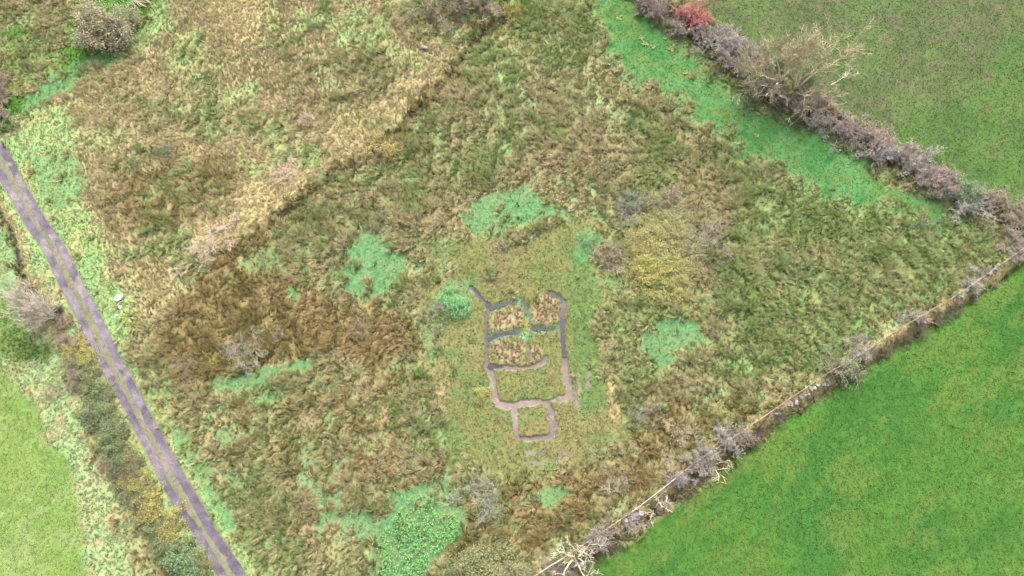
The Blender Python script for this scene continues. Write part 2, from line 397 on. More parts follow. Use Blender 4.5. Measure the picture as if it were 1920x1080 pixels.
# ------------------------------------------------------------ gravel track: two worn wheel ruts
def ribbon(name, lines, mat, lift, colf, nacross=5, step=.3, seed=0):
    V = []; F = []; Cc = []
    for q, wid in lines:
        P = np.asarray(q); seg = np.hypot(*np.diff(P, axis=0).T); cum = np.concatenate([[0], np.cumsum(seg)])
        t = np.arange(0, cum[-1], step)
        # smooth the course
        px = np.interp(t, cum, P[:, 0]); py = np.interp(t, cum, P[:, 1])
        k = np.ones(7)/7
        if len(px) > 16:
            px[3:-3] = np.convolve(px, k, 'valid'); py[3:-3] = np.convolve(py, k, 'valid')
        tx = np.gradient(px); ty = np.gradient(py); L = np.hypot(tx, ty)+1e-9; nx_ = -ty/L; ny_ = tx/L
        wl = wid*(.62+.76*fbm(t, t*0, 1.6, seed+3, 4)); wr = wid*(.62+.76*fbm(t, t*0+50, 1.6, seed+4, 4))
        base = len(V); u = np.linspace(-1, 1, nacross)
        for j in range(len(t)):
            for a in u:
                w = (wl[j] if a < 0 else wr[j])*a
                V.append((px[j]+nx_[j]*w, py[j]+ny_[j]*w))
        for j in range(len(t)-1):
            for a in range(nacross-1):
                i0 = base+j*nacross+a; F.append((i0, i0+1, i0+1+nacross, i0+nacross))
    V = np.array(V); z = lift(V[:, 0], V[:, 1])
    me = mesh_np(name, np.column_stack([V, z]), np.array(F).ravel(), np.full(len(F), 4), colf(V[:, 0], V[:, 1]), mat, True)
    return link(name, me)
def track_col(x, y):
    n = fbm(x, y, 2.5, 91); m = noise(x, y, .5, 92); o = sstep(.62, .72, fbm(x, y, 1.6, 93))*.6
    d2 = segdist(x, y, RUT_R)[0] < .9
    n = sstep(.3, .7, n)
    c = A((138,126,138), .8)[None]*(1-n[:, None]) + A((108,99,114), .8)[None]*n[:, None]
    c = np.where(d2[:, None], c*.97, c*1.0)
    c = c*(1-o[:, None]) + A((160,146,144), .8)[None]*o[:, None]
    return c*(.72+.56*m)[:, None]
M_TRACK, t_, b_ = newmat('gravel', .9, .2); colnodes(t_, b_, .45, 5, .8, 14)
tr = ribbon('gravel_track', [(RUT_L, .4), (RUT_R, .44)], M_TRACK, lambda x, y: height(x, y)+.03, track_col, 6, .25, 5)
tag(tr, 'purple grey gravel farm track of two wheel ruts with grass between', 'track', kind='structure')

# standing water in trenches and ditches
M_WATER, t_, b_ = newmat('ditch_water', .1, .4); b_.inputs['Base Color'].default_value = (.022, .022, .024, 1)
_no = t_.nodes.new('ShaderNodeTexNoise'); _no.inputs['Scale'].default_value = 3.0; _bp = t_.nodes.new('ShaderNodeBump'); _bp.inputs['Strength'].default_value = .12
t_.links.new(_no.outputs[0], _bp.inputs['Height']); t_.links.new(_bp.outputs[0], b_.inputs['Normal'])
wl_ = [(MUD[0], .3), (pl([(916,578),(935,574),(955,568),(970,563)]), .26), (MUD[1][:8], .3), (pl([(914,638),(930,630),(945,625),(968,622)]), .28), (pl([(996,613),(1005,617),(1030,617),(1046,613)]), .26), (pl([(914,686),(922,690),(943,689)]), .28)]
wz = {}
def water_z(x, y):   # a level sheet a hand's breadth below the brim
    return (fbm(x, y, 14, 31)-.5)*.5*0 + np.median(height(x, y))+.05
wo = ribbon('ditch_water', wl_, M_WATER, lambda x, y: height(x, y)*.15+np.median(height(x, y))*.85+.03, lambda x, y: np.ones((len(x), 3)), 4, .3, 9)
tag(wo, 'dark still water lying in the dug trenches of the outline', 'water', kind='structure')
wl2 = [(pl([(28,470),(30,482),(33,494)]), .13), (pl([(934,42),(948,37),(964,33)]), .5)]
wo = ribbon('stream_water', wl2, M_WATER, lambda x, y: height(x, y)+.09, lambda x, y: np.ones((len(x), 3)), 4, .3, 10)
tag(wo, 'small glints of water in the field ditches', 'water', kind='structure')

# ------------------------------------------------------------ grasses (nobody could count them)
def sample(n_per_m2, pad=3.0):
    a = at(-60, -45); x0, x1, y0, y1 = -82, 82, -5, 82
    n = int((x1-x0)*(y1-y0)*n_per_m2)
    x = rng.uniform(x0, x1, n); y = rng.uniform(y0, y1, n)
    # keep what the lens covers, with a margin
    c, s = math.cos(TILT), math.sin(TILT)
    dep = y*s+H*c; v = (y*c-H*s)/dep; u = x/dep
    m = (np.abs(u) < 960/FPX+pad/80) & (np.abs(v) < 540/FPX+pad/80)
    return x[m], y[m]

def typed(x, y):
    out = np.empty((len(TYPES), len(x)))
    for i in range(0, len(x), 100000):
        s = slice(i, i+100000); out[:, s] = weights(x[s], y[s])
    cum = np.cumsum(out, 0); r = rng.random(len(x))*cum[-1]
    return (cum < r[None]).sum(0).clip(0, len(TYPES)-1)

def blades(name, x, y, az, lean, length, width, cb, ct, mat=M_BLADE, segs=2, z0=None):
    """curved tapering blades: base pair, middle pair, tip"""
    n = len(x); z = height(x, y)-.02 if z0 is None else z0
    ca, sa = np.cos(az), np.sin(az)
    l1 = lean*.6; l2 = lean*1.35
    dx = np.sin(l1)*length*.5; dzz = np.cos(l1)*length*.5
    ex = np.sin(l2)*length*.5; ez = np.cos(np.minimum(l2, 1.75))*length*.5
    roll = rng.normal(0, .7, n); wx, wy = -np.sin(az+roll)*width/2, np.cos(az+roll)*width/2
    co = np.empty((n, 5, 3), np.float32)
    co[:, 0] = np.stack([x-wx, y-wy, z], -1); co[:, 1] = np.stack([x+wx, y+wy, z], -1)
    mx, my, mz = x+ca*dx, y+sa*dx, z+dzz
    co[:, 2] = np.stack([mx+wx*.8, my+wy*.8, mz], -1); co[:, 3] = np.stack([mx-wx*.8, my-wy*.8, mz], -1)
    co[:, 4] = np.stack([mx+ca*ex, my+sa*ex, np.maximum(mz+ez, z+.03)], -1)
    col = np.empty((n, 5, 3), np.float32)
    col[:, 0] = cb; col[:, 1] = cb; mid = cb*.5+ct*.5; col[:, 2] = mid; col[:, 3] = mid; col[:, 4] = ct
    b = (np.arange(n)*5)[:, None]
    lp = np.concatenate([b+np.array([[0, 1, 2, 3]]), b+np.array([[3, 2, 4]])], 1)
    sizes = np.tile([4, 3], n)
    me = mesh_np(name, co.reshape(-1, 3), lp.ravel(), sizes, col.reshape(-1, 3), mat)
    return link(name, me)

def pal(cols): return np.array([A(c) for c in cols])
BP = {  # blade colours (seen tips); bases are mixed with the second list
 'rush':  (pal([(180,160,126),(162,150,106),(148,148,94),(176,156,120),(134,146,92),(122,140,92),(170,166,122),(152,160,118),(118,128,72),(176,150,122)]), pal([(112,124,62),(104,110,58),(124,120,68)])),
 'brown': (pal([(172,144,98),(152,132,78),(136,124,68),(182,152,112),(144,140,80),(166,134,94),(128,116,62)]), pal([(114,104,54),(108,110,54)])),
 'olive': (pal([(160,160,112),(136,150,90),(150,146,96),(172,162,122),(120,146,82),(172,150,118),(134,156,108),(170,172,122),(126,160,104)]), pal([(98,122,60),(110,114,58)])),
 'straw': (pal([(212,192,146),(194,176,128),(180,164,110),(166,160,100),(204,174,138),(170,178,116),(154,144,88),(196,190,140)]), pal([(150,144,86),(142,150,88)])),
 'pale':  (pal([(220,200,156),(206,188,134),(194,178,130),(204,176,148),(186,186,126)]), pal([(168,156,104),(160,162,102)])),
 'mint':  (pal([(116,196,124),(136,196,126),(98,176,108),(156,190,126)]), pal([(106,184,110)])),
 'green': (pal([(100,176,92),(116,180,98),(84,156,78),(136,178,96)]), pal([(94,162,82)])),
 'past':  (pal([(58,138,56),(70,148,52),(86,156,54),(98,158,58),(118,160,70)]), pal([(72,144,46)])),
 'stubble':(pal([(128,160,82),(112,150,70),(146,140,112),(152,160,98),(120,118,92)]), pal([(92,118,58),(108,102,80)])),
 'lime':  (pal([(170,212,116),(156,206,106),(188,214,150),(140,196,96)]), pal([(152,198,104)])),
 'rough': (pal([(182,180,122),(148,182,112),(190,166,118),(160,160,96),(136,176,116)]), pal([(124,146,80)])),
 'tlgreen':(pal([(112,172,66),(134,140,72),(124,180,84),(164,144,92),(96,156,60)]), pal([(84,128,46)])),
 'mown':  (pal([(160,164,90),(180,170,116),(140,162,84),(166,152,100),(190,186,130),(124,148,74)]), pal([(146,150,84)])),
 'bank':  (pal([(196,172,116),(182,162,106),(188,156,124),(172,166,90)]), pal([(146,126,66)])),
 'verge': (pal([(176,190,116),(150,190,116),(208,190,132),(136,176,104)]), pal([(122,156,80)])),
 'trackmid':(pal([(164,160,106),(148,150,88),(182,164,124)]), pal([(132,130,80)])),
 'dark':  (pal([(112,100,62),(130,110,78),(92,104,54),(142,124,92)]), pal([(72,72,40)])),
 'wetgreen':(pal([(112,160,84),(96,164,116),(160,146,56),(140,170,60)]), pal([(82,118,60)])),
 'tan':   (pal([(196,168,130),(180,154,108),(204,178,142),(172,160,102),(160,134,92)]), pal([(140,120,76)])),
 'damp':  (pal([(120,110,90),(96,110,80)]), pal([(84,84,60)])),
 'mud':   (pal([(160,140,110)]), pal([(120,110,80)])),
}
for _t in BP:
    if _t in ('rush', 'brown', 'olive', 'straw', 'pale', 'rough', 'verge', 'mown'): BP[_t] = (BP[_t][0][np.argsort(BP[_t][0].sum(1))], BP[_t][1])
    if _t in GAIN: BP[_t] = (np.clip(BP[_t][0]*np.array(GAIN[_t]), 0, .62), np.clip(BP[_t][1]*np.array(GAIN[_t]), 0, .5))
def colours(ti, n1=None):
    n = len(ti); cb = np.empty((n, 3)); ct = np.empty((n, 3)); rr = rng.random(n) if n1 is None else n1
    for i, t in enumerate(TYPES):
        m = ti == i
        if not m.any(): continue
        tip, base = BP[t]; k = np.clip((rr[m]*len(tip)).astype(int), 0, len(tip)-1)
        ct[m] = tip[k]; cb[m] = base[rng.integers(0, len(base), m.sum())]
    v = rng.uniform(.9, 1.12, n)[:, None]*np.where((ti == TI['stubble'])[:, None], rng.choice([.6, .9, 1.25], n)[:, None], 1)
    return cb*v, ct*v

# tussocks of rush
RUSHY = [TI[t] for t in ('rush', 'brown', 'olive', 'dark')]
cx, cy = sample(3.4)
ti = typed(cx, cy); keep = np.isin(ti, RUSHY)
# stray tussocks standing in the green strip and straw
keep |= (rng.random(len(cx)) < .02) & np.isin(ti, [TI['mint'], TI['verge'], TI['tlgreen']])
keep |= (rng.random(len(cx)) < .05) & np.isin(ti, [TI['tlgreen'], TI['straw']])
_w = weights(cx, cy); keep &= ~((_w[TI['mown']] > .6) & (rng.random(len(cx)) < .9)); keep &= _w[TI['past']]+_w[TI['stubble']]+_w[TI['lime']]+_w[TI['mud']] < .5
keep &= (fbm(cx, cy, 2.5, 101)*.6 + fbm(cx, cy, 8, 105)*.4 + rng.normal(0, .09, len(cx))) > .36
cx, cy, ti = cx[keep], cy[keep], ti[keep]
ti = np.where(np.isin(ti, RUSHY), ti, TI['rush'])
d_f = segdist(cx, cy, FENCE)[0]; d_h = segdist(cx, cy, HEDGE)[0]
nT = len(cx)
tone = np.clip((fbm(cx, cy, 5, 102)-.5)*1.5+.5+rng.normal(0, .13, nT), 0, .999)
size = np.clip(rng.lognormal(-.02, .34, nT)*(.6+.8*fbm(cx, cy, 7, 106)), .5, 1.9)
ntuft = (7*size).astype(int)+2
ft_ = np.repeat(np.arange(nT), ntuft); m_ = len(ft_)          # tufts within a tussock
ang = rng.uniform(0, 2*np.pi, m_); rad = np.sqrt(rng.random(m_))*.27*size[ft_]
tx = cx[ft_]+np.cos(ang)*rad; ty = cy[ft_]+np.sin(ang)*rad
windaz = 2.2 + (fbm(tx, ty, 6, 103, 2)-.5)*6
lean = np.abs(rng.normal(.85, .25, m_))+rad*.7
wx_ = np.cos(ang)*np.sin(lean)*.75+np.cos(windaz)*.55; wy_ = np.sin(ang)*np.sin(lean)*.75+np.sin(windaz)*.55
taz = np.arctan2(wy_, wx_); tlean = np.clip(np.hypot(wx_, wy_)*1.15, .35, 1.36)
ttone = np.clip(tone[ft_]+(fbm(tx, ty, 1.3, 107, 2)-.5)*.9+rng.normal(0, .1, m_), 0, .999); tlen = rng.uniform(.5, 1.0, m_)*size[ft_]**.8
NB = 7; idx = np.repeat(np.arange(m_), NB); n = len(idx)
bx = tx[idx]+rng.normal(0, .05, n); by = ty[idx]+rng.normal(0, .05, n)
tt = ti[ft_][idx]
cb, ct = colours(tt, np.clip(ttone[idx]+rng.normal(0, .05, n), 0, .999))
az = taz[idx]+rng.normal(0, .16, n); lean = np.clip(tlean[idx]+rng.normal(0, .1, n), .2, 1.4)
ln = tlen[idx]*rng.uniform(.75, 1.15, n)*np.where(tt == TI['dark'], .6, .95)
blades('rush_grass', bx, by, az, lean, ln, rng.uniform(.026, .055, n), cb, ct)
tag(bpy.data.objects['rush_grass'], 'brown and olive rush tussocks covering the wet middle field', 'rushes', kind='stuff')
print('rush blades', n)

# lying straw grass and other mid-height grass
x, y = sample(22); ti = typed(x, y)
dens = {'straw': 1, 'pale': 1, 'tan': 1, 'bank': .9, 'rough': .8, 'verge': .6, 'dark': .25, 'mown': .55, 'rush': .6, 'olive': .6, 'brown': .6, 'tlgreen': .6, 'wetgreen': .7, 'trackmid': .55}
dv = np.array([dens.get(t, 0) for t in TYPES])
clump = .55+.9*noise(x, y, .6, 111)
m = rng.random(len(x)) < dv[ti]*clump
x, y, ti = x[m], y[m], ti[m]; n = len(x)
flow = 2.2 + (fbm(x, y, 9, 112, 2)-.5)*3.4 + (fbm(x, y, 1.1, 114, 2)-.5)*2.6
tone = np.clip((fbm(x, y, 1.8, 113)-.5)*1.4+.5+rng.normal(0, .15, n), 0, .999); tl = np.clip(rng.normal(.85, .25, n), .1, 1.3); tf = flow+rng.normal(0, .5, n)
NB = 7; idx = np.repeat(np.arange(n), NB); n = len(idx); ti = ti[idx]; tone = np.clip(tone[idx]+rng.normal(0, .05, n), 0, .999); x = x[idx]+rng.normal(0, .06, n); y = y[idx]+rng.normal(0, .06, n)
cb, ct = colours(ti, tone)
Lm = np.array([{'straw': .62, 'pale': .6, 'tan': .5, 'bank': .4, 'rough': .34, 'verge': .3, 'dark': .5, 'mown': .2, 'rush': .4, 'olive': .5, 'brown': .4, 'tlgreen': .35, 'wetgreen': .3, 'trackmid': .1}.get(t, .2) for t in TYPES])[ti]
fill_ = np.isin(ti, RUSHY)[:, None]; ct = np.where(fill_, (ct*.6+ct.mean(1, keepdims=True)*np.array([[.34,.43,.25]]))*.66, ct); cb = np.where(fill_, cb*.8, cb)
blades('meadow_grass', x, y, tf[idx]+rng.normal(0, .25, n), np.clip(tl[idx]+rng.normal(0, .1, n), .1, 1.35), Lm*rng.uniform(.5, 1.15, n), rng.uniform(.022, .046, n), cb, ct, M_TURF)
tag(bpy.data.objects['meadow_grass'], 'long straw coloured meadow grass lodged by the wind', 'grass', kind='stuff')
print('meadow blades', n)

# short turf and pasture
x, y = sample(22); ti = typed(x, y)
dv = np.array([{'mint': 1, 'green': 1, 'past': 1, 'stubble': .8, 'lime': .9, 'rough': .4, 'tlgreen': .5, 'mown': .4, 'verge': .5, 'wetgreen': .3}.get(t, 0) for t in TYPES])
m = rng.random(len(x)) < dv[ti]*(.5+noise(x, y, .5, 121))
x, y, ti = x[m], y[m], ti[m]; n = len(x)
tone = np.clip(fbm(x, y, 2.4, 123)*1.5-.25+rng.normal(0, .24, n), 0, .999)
idx = np.repeat(np.arange(n), 4); n = len(idx); ti = ti[idx]; tone = tone[idx]; x = x[idx]+rng.normal(0, .07, n); y = y[idx]+rng.normal(0, .07, n)
pm = (ti == TI['past']); pt = np.clip((fbm(x*.8+y*.6, (y*.8-x*.6)*2.2, 6, 66, 4)-.5)*2.2+.5+rng.normal(0, .12, n), 0, .999); tone = np.where(pm, pt, tone)
cb, ct = colours(ti, tone)
blades('short_grass', x, y, rng.uniform(0, 6.28, n), np.clip(rng.normal(.95, .25, n), .2, 1.35), rng.uniform(.08, .2, n), rng.uniform(.03, .065, n), cb, ct, M_TURF)
tag(bpy.data.objects['short_grass'], 'short bright green grazed turf of the pastures and round cut patches', 'grass', kind='stuff')
print('turf blades', n)

# ------------------------------------------------------------ woody plants
class Woody:
    def __init__(s, seed): s.V = []; s.F = []; s.S = []; s.C = []; s.tips = []; s.r = random.Random(seed); s.n = 0
    def tube(s, pts, rads, k, col):
        b = s.n; m = len(pts)
        for i in range(m):
            d = (pts[min(i+1, m-1)]-pts[max(i-1, 0)]); d.normalize()
            u = d.orthogonal().normalized(); w = d.cross(u)
            for j in range(k):
                a = 2*math.pi*j/k; s.V.append(pts[i]+(u*math.cos(a)+w*math.sin(a))*rads[i]); s.C.append(col)
        for i in range(m-1):
            for j in range(k):
                p = b+i*k+j; q = b+i*k+(j+1) % k
                s.F += [p, q, q+k, p+k]; s.S.append(4)
        s.n += m*k
    def grow(s, p, d, L, rad, lev, P, only=None):
        r = s.r; npt = 5 if lev < 2 else 4
        pts = [p.copy()]; d = d.normalized(); dirs = [d.copy()]
        for i in range(npt-1):
            j = P['wig'][min(lev, len(P['wig'])-1)]
            d = (d+Vector((r.gauss(0, j), r.gauss(0, j), r.gauss(0, j)+P['up'])) + Vector(P.get('wind', (0, 0, 0)))).normalized()
            p = p+d*(L/(npt-1)); pts.append(p.copy()); dirs.append(d.copy())
        rads = [max(rad*(1-.75*i/(npt-1)), P['rmin']*(.55 if i == npt-1 else 1)) for i in range(npt)]
        g = r.uniform(.85, 1.15)
        if only is None or only(lev): s.tube(pts, rads, 6 if lev == 0 else (4 if lev == 1 else 3), (g, g, g))
        if lev >= P['lev']: s.tips.append((pts[-1], dirs[-1])); s.tips.append((pts[len(pts)//2], dirs[-1])); return
        nc = P['kids'][lev]; nc = max(1, int(nc*r.uniform(.75, 1.25)))
        for c in range(nc):
            t = r.uniform(P['start'][lev], 1.0); f = t*(npt-1); i = min(int(f), npt-2); q = pts[i].lerp(pts[i+1], f-i)
            dd = dirs[i]; ax = dd.orthogonal().normalized(); ax.rotate(__import__('mathutils').Quaternion(dd, r.uniform(0, 6.283)))
            a = math.radians(r.uniform(*P['ang'])); nd = dd*math.cos(a)+ax*math.sin(a)
            s.grow(q, nd, L*P['len'][lev]*r.uniform(.65, 1.2), max(rad*(1-.6*t)*P['rad'], P['rmin']), lev+1, P, only)
    def mesh(s, name, mat=M_BARK):
        return mesh_np(name, np.array([tuple(v) for v in s.V]), np.array(s.F), np.array(s.S), np.array(s.C), mat, True)

def shrub_wood(seed, h, nst, spread, P):
    w = Woody(seed); r = w.r
    for i in range(nst):
        a = r.uniform(0, 6.283); q = r.random()**.7*spread
        base = Vector((math.cos(a)*q*.35*h, math.sin(a)*q*.35*h, -.1))
        w.grow(base, Vector((math.cos(a)*q, math.sin(a)*q, 1)), h*r.uniform(.55, .95), P['r0'], 0, P)
    return w

def leaf_mesh(name, w, per, size, seed, spread=.16, drop=0, cols=None, stretch=1.6):
    """small folded leaves standing round every twig tip"""
    g = np.random.default_rng(seed)
    T = np.array([tuple(t[0]) for t in w.tips]); D = np.array([tuple(t[1]) for t in w.tips])
    if drop:
        k = noise(T[:, 0]+seed*3, T[:, 1], .55, seed) > drop
        if k.sum() > 20: T = T[k]; D = D[k]
    i = np.repeat(np.arange(len(T)), per); n = len(i)
    c = T[i]+g.normal(0, spread, (n, 3)); c[:, 2] = np.maximum(c[:, 2], .05)
    a = g.uniform(0, 6.283, n); el = g.uniform(-.6, .8, n)
    u = np.stack([np.cos(a)*np.cos(el), np.sin(a)*np.cos(el), np.sin(el)], -1)
    v = np.cross(u, D[i]+g.normal(0, .5, (n, 3))); v /= np.linalg.norm(v, axis=1)[:, None]+1e-6
    s = size*g.uniform(.6, 1.35, n)[:, None]
    co = np.empty((n, 4, 3)); co[:, 0] = c-u*s*stretch/2; co[:, 1] = c+v*s*.5; co[:, 2] = c+u*s*stretch/2; co[:, 3] = c-v*s*.5
    up = np.zeros(3); up[2] = .2; co[:, 1] += up*s; co[:, 3] += up*s
    cl = (cols[g.integers(0, len(cols), n)] if cols is not None else np.ones((n, 3)))*g.uniform(.75, 1.25, n)[:, None]
    cl = np.repeat(cl, 4, 0)
    return mesh_np(name, co.reshape(-1, 3), np.arange(n*4), np.full(n, 4), cl, M_LEAF)

PB = dict(lev=3, kids=[7, 6, 5], start=[.25, .2, .15], len=[.62, .58, .55], ang=(22, 62), wig=[.14, .2, .26, .3], up=.03, rad=.6, rmin=.012, r0=.05)
PT = dict(PB, kids=[8, 7, 5], rmin=.011, ang=(25, 75))
bare = [shrub_wood(200+i, 1.0, 8, .75, dict(PB, rmin=.0075, r0=.022)).mesh('bare_twigs') for i in range(5)]
LP = dict(lev=2, kids=[7, 6], start=[.2, .15], len=[.6, .55], ang=(25, 70), wig=[.15, .22, .28], up=.02, rad=.6, rmin=.007, r0=.02)
lw = [shrub_wood(300+i, 1.0, 9, .9, LP) for i in range(4)]
lwm = [w.mesh('shrub_stems') for w in lw]
VAR = np.array([[1, 1, 1], [1.12, 1.06, .85], [.85, .92, .8], [1.05, .95, .9], [.8, .95, 1.0]])
leafA = [leaf_mesh('shrub_leaves', w, 7, .04, 400+i, .09, 0, VAR) for i, w in enumerate(lw)]      # thick
leafB = [leaf_mesh('shrub_leaves', w, 3, .034, 420+i, .065, .35, VAR) for i, w in enumerate(lw)]       # thin, gappy

def setcol(o, c, k=1.0): v = A(c, k); o.color = (v[0], v[1], v[2], 1)

def base_at(px, py): q = at(px, py); return float(q[0]), float(q[1]), hz(q[0], q[1])

count = 0; GB_ = 'bare shrubs along the fence bank'
def bare_shrub(px, py, w, h, col, label, group, name='bare_shrub', cat='shrub'):
    """w: crown width in metres, h: height"""
    global count; count += 1
    if group == GB_: w *= .78; h *= .8
    elif 'top right hedge' in group: w *= .92; h *= .85
    x, y, z = base_at(px, py)
    o = link(name, bare[count % 5]); o.location = (x, y, z-.05)
    o.scale = (w/1.25, w/1.25, h/1.15); o.rotation_euler = (R.gauss(0, .06), R.gauss(0, .06), R.uniform(0, 6.28))
    f_ = .5 if group == GB_ else .34; setcol(o, tuple(np.array(col)*(1-f_)+np.array((150,143,124))*f_), 1.2 if group == GB_ else 1.45); tag(o, label, cat, group); return o

def leafy_shrub(px, py, w, h, col, label, group, stem=(120,108,96), thin=False, name='leafy_shrub', cat='shrub'):
    global count; count += 1
    x, y, z = base_at(px, py)
    t = bpy.data.objects.new(name, None); COL.objects.link(t); t.location = (x, y, z-.03); t.rotation_euler = (0, 0, R.uniform(0, 6.28))
    t.scale = (w/1.45, w/1.45, h/1.1); t.empty_display_size = .3
    k = count % 4
    a = link('stems', lwm[k], t); setcol(a, stem, 1.5)
    b = link('foliage', (leafB if thin else leafA)[k], t); setcol(b, tuple((np.array(col)*.85+np.array((140,138,96))*.15)*(np.array((.97,1.0,1.06)) if 'yellow thicket' in (group or '') else 1)), 1.4)
    tag(t, label, cat, group); return t

GH = 'shrubs of the top right hedge'
for px, py, w, h, c, lab in [
 (1214,12,3.6,2.6,(142,118,118),'purple brown bare shrub at the uppermost visible end of the top right hedge'),
 (1240,30,3.4,2.6,(138,120,112),'dull brown bare shrub just above the red one in the top right hedge'),
 (1264,52,3.0,2.2,(136,122,114),'low brown bare shrub hugging the pasture side beneath the red shrub'),
 (1300,66,2.6,2.0,(150,126,122),'small pinkish brown bare shrub right below the red one'),
 (1326,72,3.4,2.6,(160,148,144),'grey bare shrub next down the hedge from the red one'),
 (1356,66,3.6,2.8,(164,150,148),'pale grey bare shrub on the far field side, between red shrub and tall tree'),
 (1344,96,3.0,2.2,(150,146,140),'grey bare shrub with dark gaps, on the green strip side below the red shrub'),
 (1372,104,3.4,2.6,(176,166,162),'lightest silvery twiggy shrub in the hedge above the tall tree'),
 (1362,124,2.6,2.0,(172,160,156),'silvery drooping shrub leaning over the green strip edge'),
 (1396,96,3.2,2.4,(150,138,128),'brownish grey bare shrub at the back of the hedge left of the tall tree'),
 (1392,140,3.2,2.4,(128,118,100),'dark olive brown shrub on the strip edge, left of the tall pale trees'),
 (1420,130,3.4,2.8,(136,124,112),'brown bare shrub under the leftmost limbs of the tall pale tree'),
 (1424,168,3.2,2.2,(122,114,98),'low dark brown shrub at the strip edge under the tall pale tree'),
 (1452,186,3.0,2.2,(118,112,98),'dark shrub directly below the tall pale tree trunk'),
 (1482,200,3.0,2.2,(122,116,104),'dark twiggy shrub below the second pale tree'),
 (1508,206,2.8,2.2,(130,124,114),'grey brown shrub below right of the second pale tree'),
 (1530,196,3.0,2.2,(164,140,128),'pinkish shrub immediately right of the pale trees'),
 (1528,226,2.6,1.8,(140,130,124),'low grey shrub on the strip side just right of the pale trees'),
 (1556,214,3.0,2.2,(156,128,120),'reddish pink shrub beside the fallen pale limb'),
 (1552,244,2.8,2.0,(158,146,144),'grey shrub with white twigs on the strip side, second right of the pale trees'),
 (1582,236,3.0,2.2,(168,142,138),'pink grey shrub where the hedge begins to thin right of the trees'),
 (1586,264,2.8,2.0,(146,136,134),'dark grey low shrub on the strip edge mid hedge'),
 (1612,258,3.0,2.4,(152,134,124),'brown grey shrub in the middle of the hedge right of the trees'),
 (1640,262,3.4,2.6,(178,144,142),'pinkest bare shrub on the field side, middle of the right hand hedge'),
 (1628,288,3.0,2.2,(150,142,142),'grey twiggy shrub on the strip side below the pinkest shrub'),
 (1656,300,3.4,2.4,(160,154,154),'broad grey white shrub with dark heart on the strip edge'),
 (1682,286,3.4,2.6,(172,148,146),'pink grey shrub on the field side, right of the pinkest shrub'),
 (1694,318,3.0,2.2,(154,148,144),'grey shrub on the strip edge above the gap of dark shade'),
 (1716,306,3.4,2.8,(168,152,150),'large pale grey shrub bulging into the far field'),
 (1724,336,3.0,2.2,(158,148,142),'silvery twisted shrub on the strip edge, left of the ivy green shrub'),
 (1748,330,3.2,2.4,(170,140,138),'rosy shrub behind the silvery twisted shrub'),
 (1756,356,2.8,1.8,(146,136,128),'low brown grey shrub left of the ivy green shrub'),
 (1778,340,3.0,2.2,(166,138,136),'rosy shrub on the field side behind the ivy green shrub'),
 (1798,382,3.0,2.0,(168,166,160),'white twigged shrub below the ivy green shrub'),
 (1830,384,3.2,2.2,(164,160,154),'white twigged shrub right of the ivy green shrub'),
 (1848,374,3.0,2.0,(154,132,120),'brown shrub on the field side near the right end of the hedge'),
 (1872,400,3.4,2.0,(142,126,98),'olive brown low shrub near the right end of the hedge'),
 (1900,398,3.6,2.0,(146,120,108),'reddish brown shrub at the right frame edge on the field side'),
 (1898,432,3.4,2.0,(150,142,112),'pale olive low shrub at the right frame edge above the fence end'),
 (1925,440,3.4,2.0,(140,128,104),'brown shrub cut by the right frame edge at the hedge corner'),
]: bare_shrub(px, py, w, h, c, lab, GH)
bare_shrub(1287, 42, 5.0, 3.2, (196,84,84), 'bright red twigged shrub in the top right hedge', GH)
leafy_shrub(1812, 372, 3.0, 2.2, (108,146,92), 'ivy green leafy shrub among white twigs in the right hand hedge', GH, (168,166,160))
leafy_shrub(1540, 188, 2.4, 1.6, (112,140,70), 'small green leafy shrub at the foot of the fallen pale limb', GH, (150,140,110), True)
leafy_shrub(1516, 158, 2.6, 2.6, (72,112,60), 'dark green ivy clad shrub behind the pale trees', GH, (130,120,100), True)
leafy_shrub(1448, 130, 2.4, 2.4, (84,112,72), 'dark green ivy shrub left of the tall pale tree trunk', GH, (130,120,100), True)
for px, py, w, h, lab in [(1385,160,2.4,1.2,'low dark bramble at the strip edge left of the pale trees'),(1410,184,2.4,1.2,'low dark bramble at the strip edge below the tall pale tree'),
 (1466,212,2.4,1.2,'low dark bramble in shade below the second pale tree'),(1505,230,2.2,1.1,'low dark bramble right of the pale trees on the strip edge'),
 (1570,268,2.2,1.1,'low dark green bramble on the strip edge mid hedge'),(1640,308,2.2,1.1,'low dark bramble below the broad grey white shrub'),(1770,372,2.4,1.1,'low dark bramble in the shady gap below the rosy shrubs'),
 (1250,52,2.0,1.0,'low dark bramble at the hedge foot above left of the red shrub'),(1330,100,2.2,1.0,'low dark bramble at the hedge foot below the grey shrub by the red one'),(1350,140,2.2,1.0,'low dark bramble under the silvery drooping shrub')]:
    leafy_shrub(px, py, w, h, (78,92,58), lab, 'brambles at the foot of the top right hedge', (96,84,72), True, 'bramble', 'bramble')

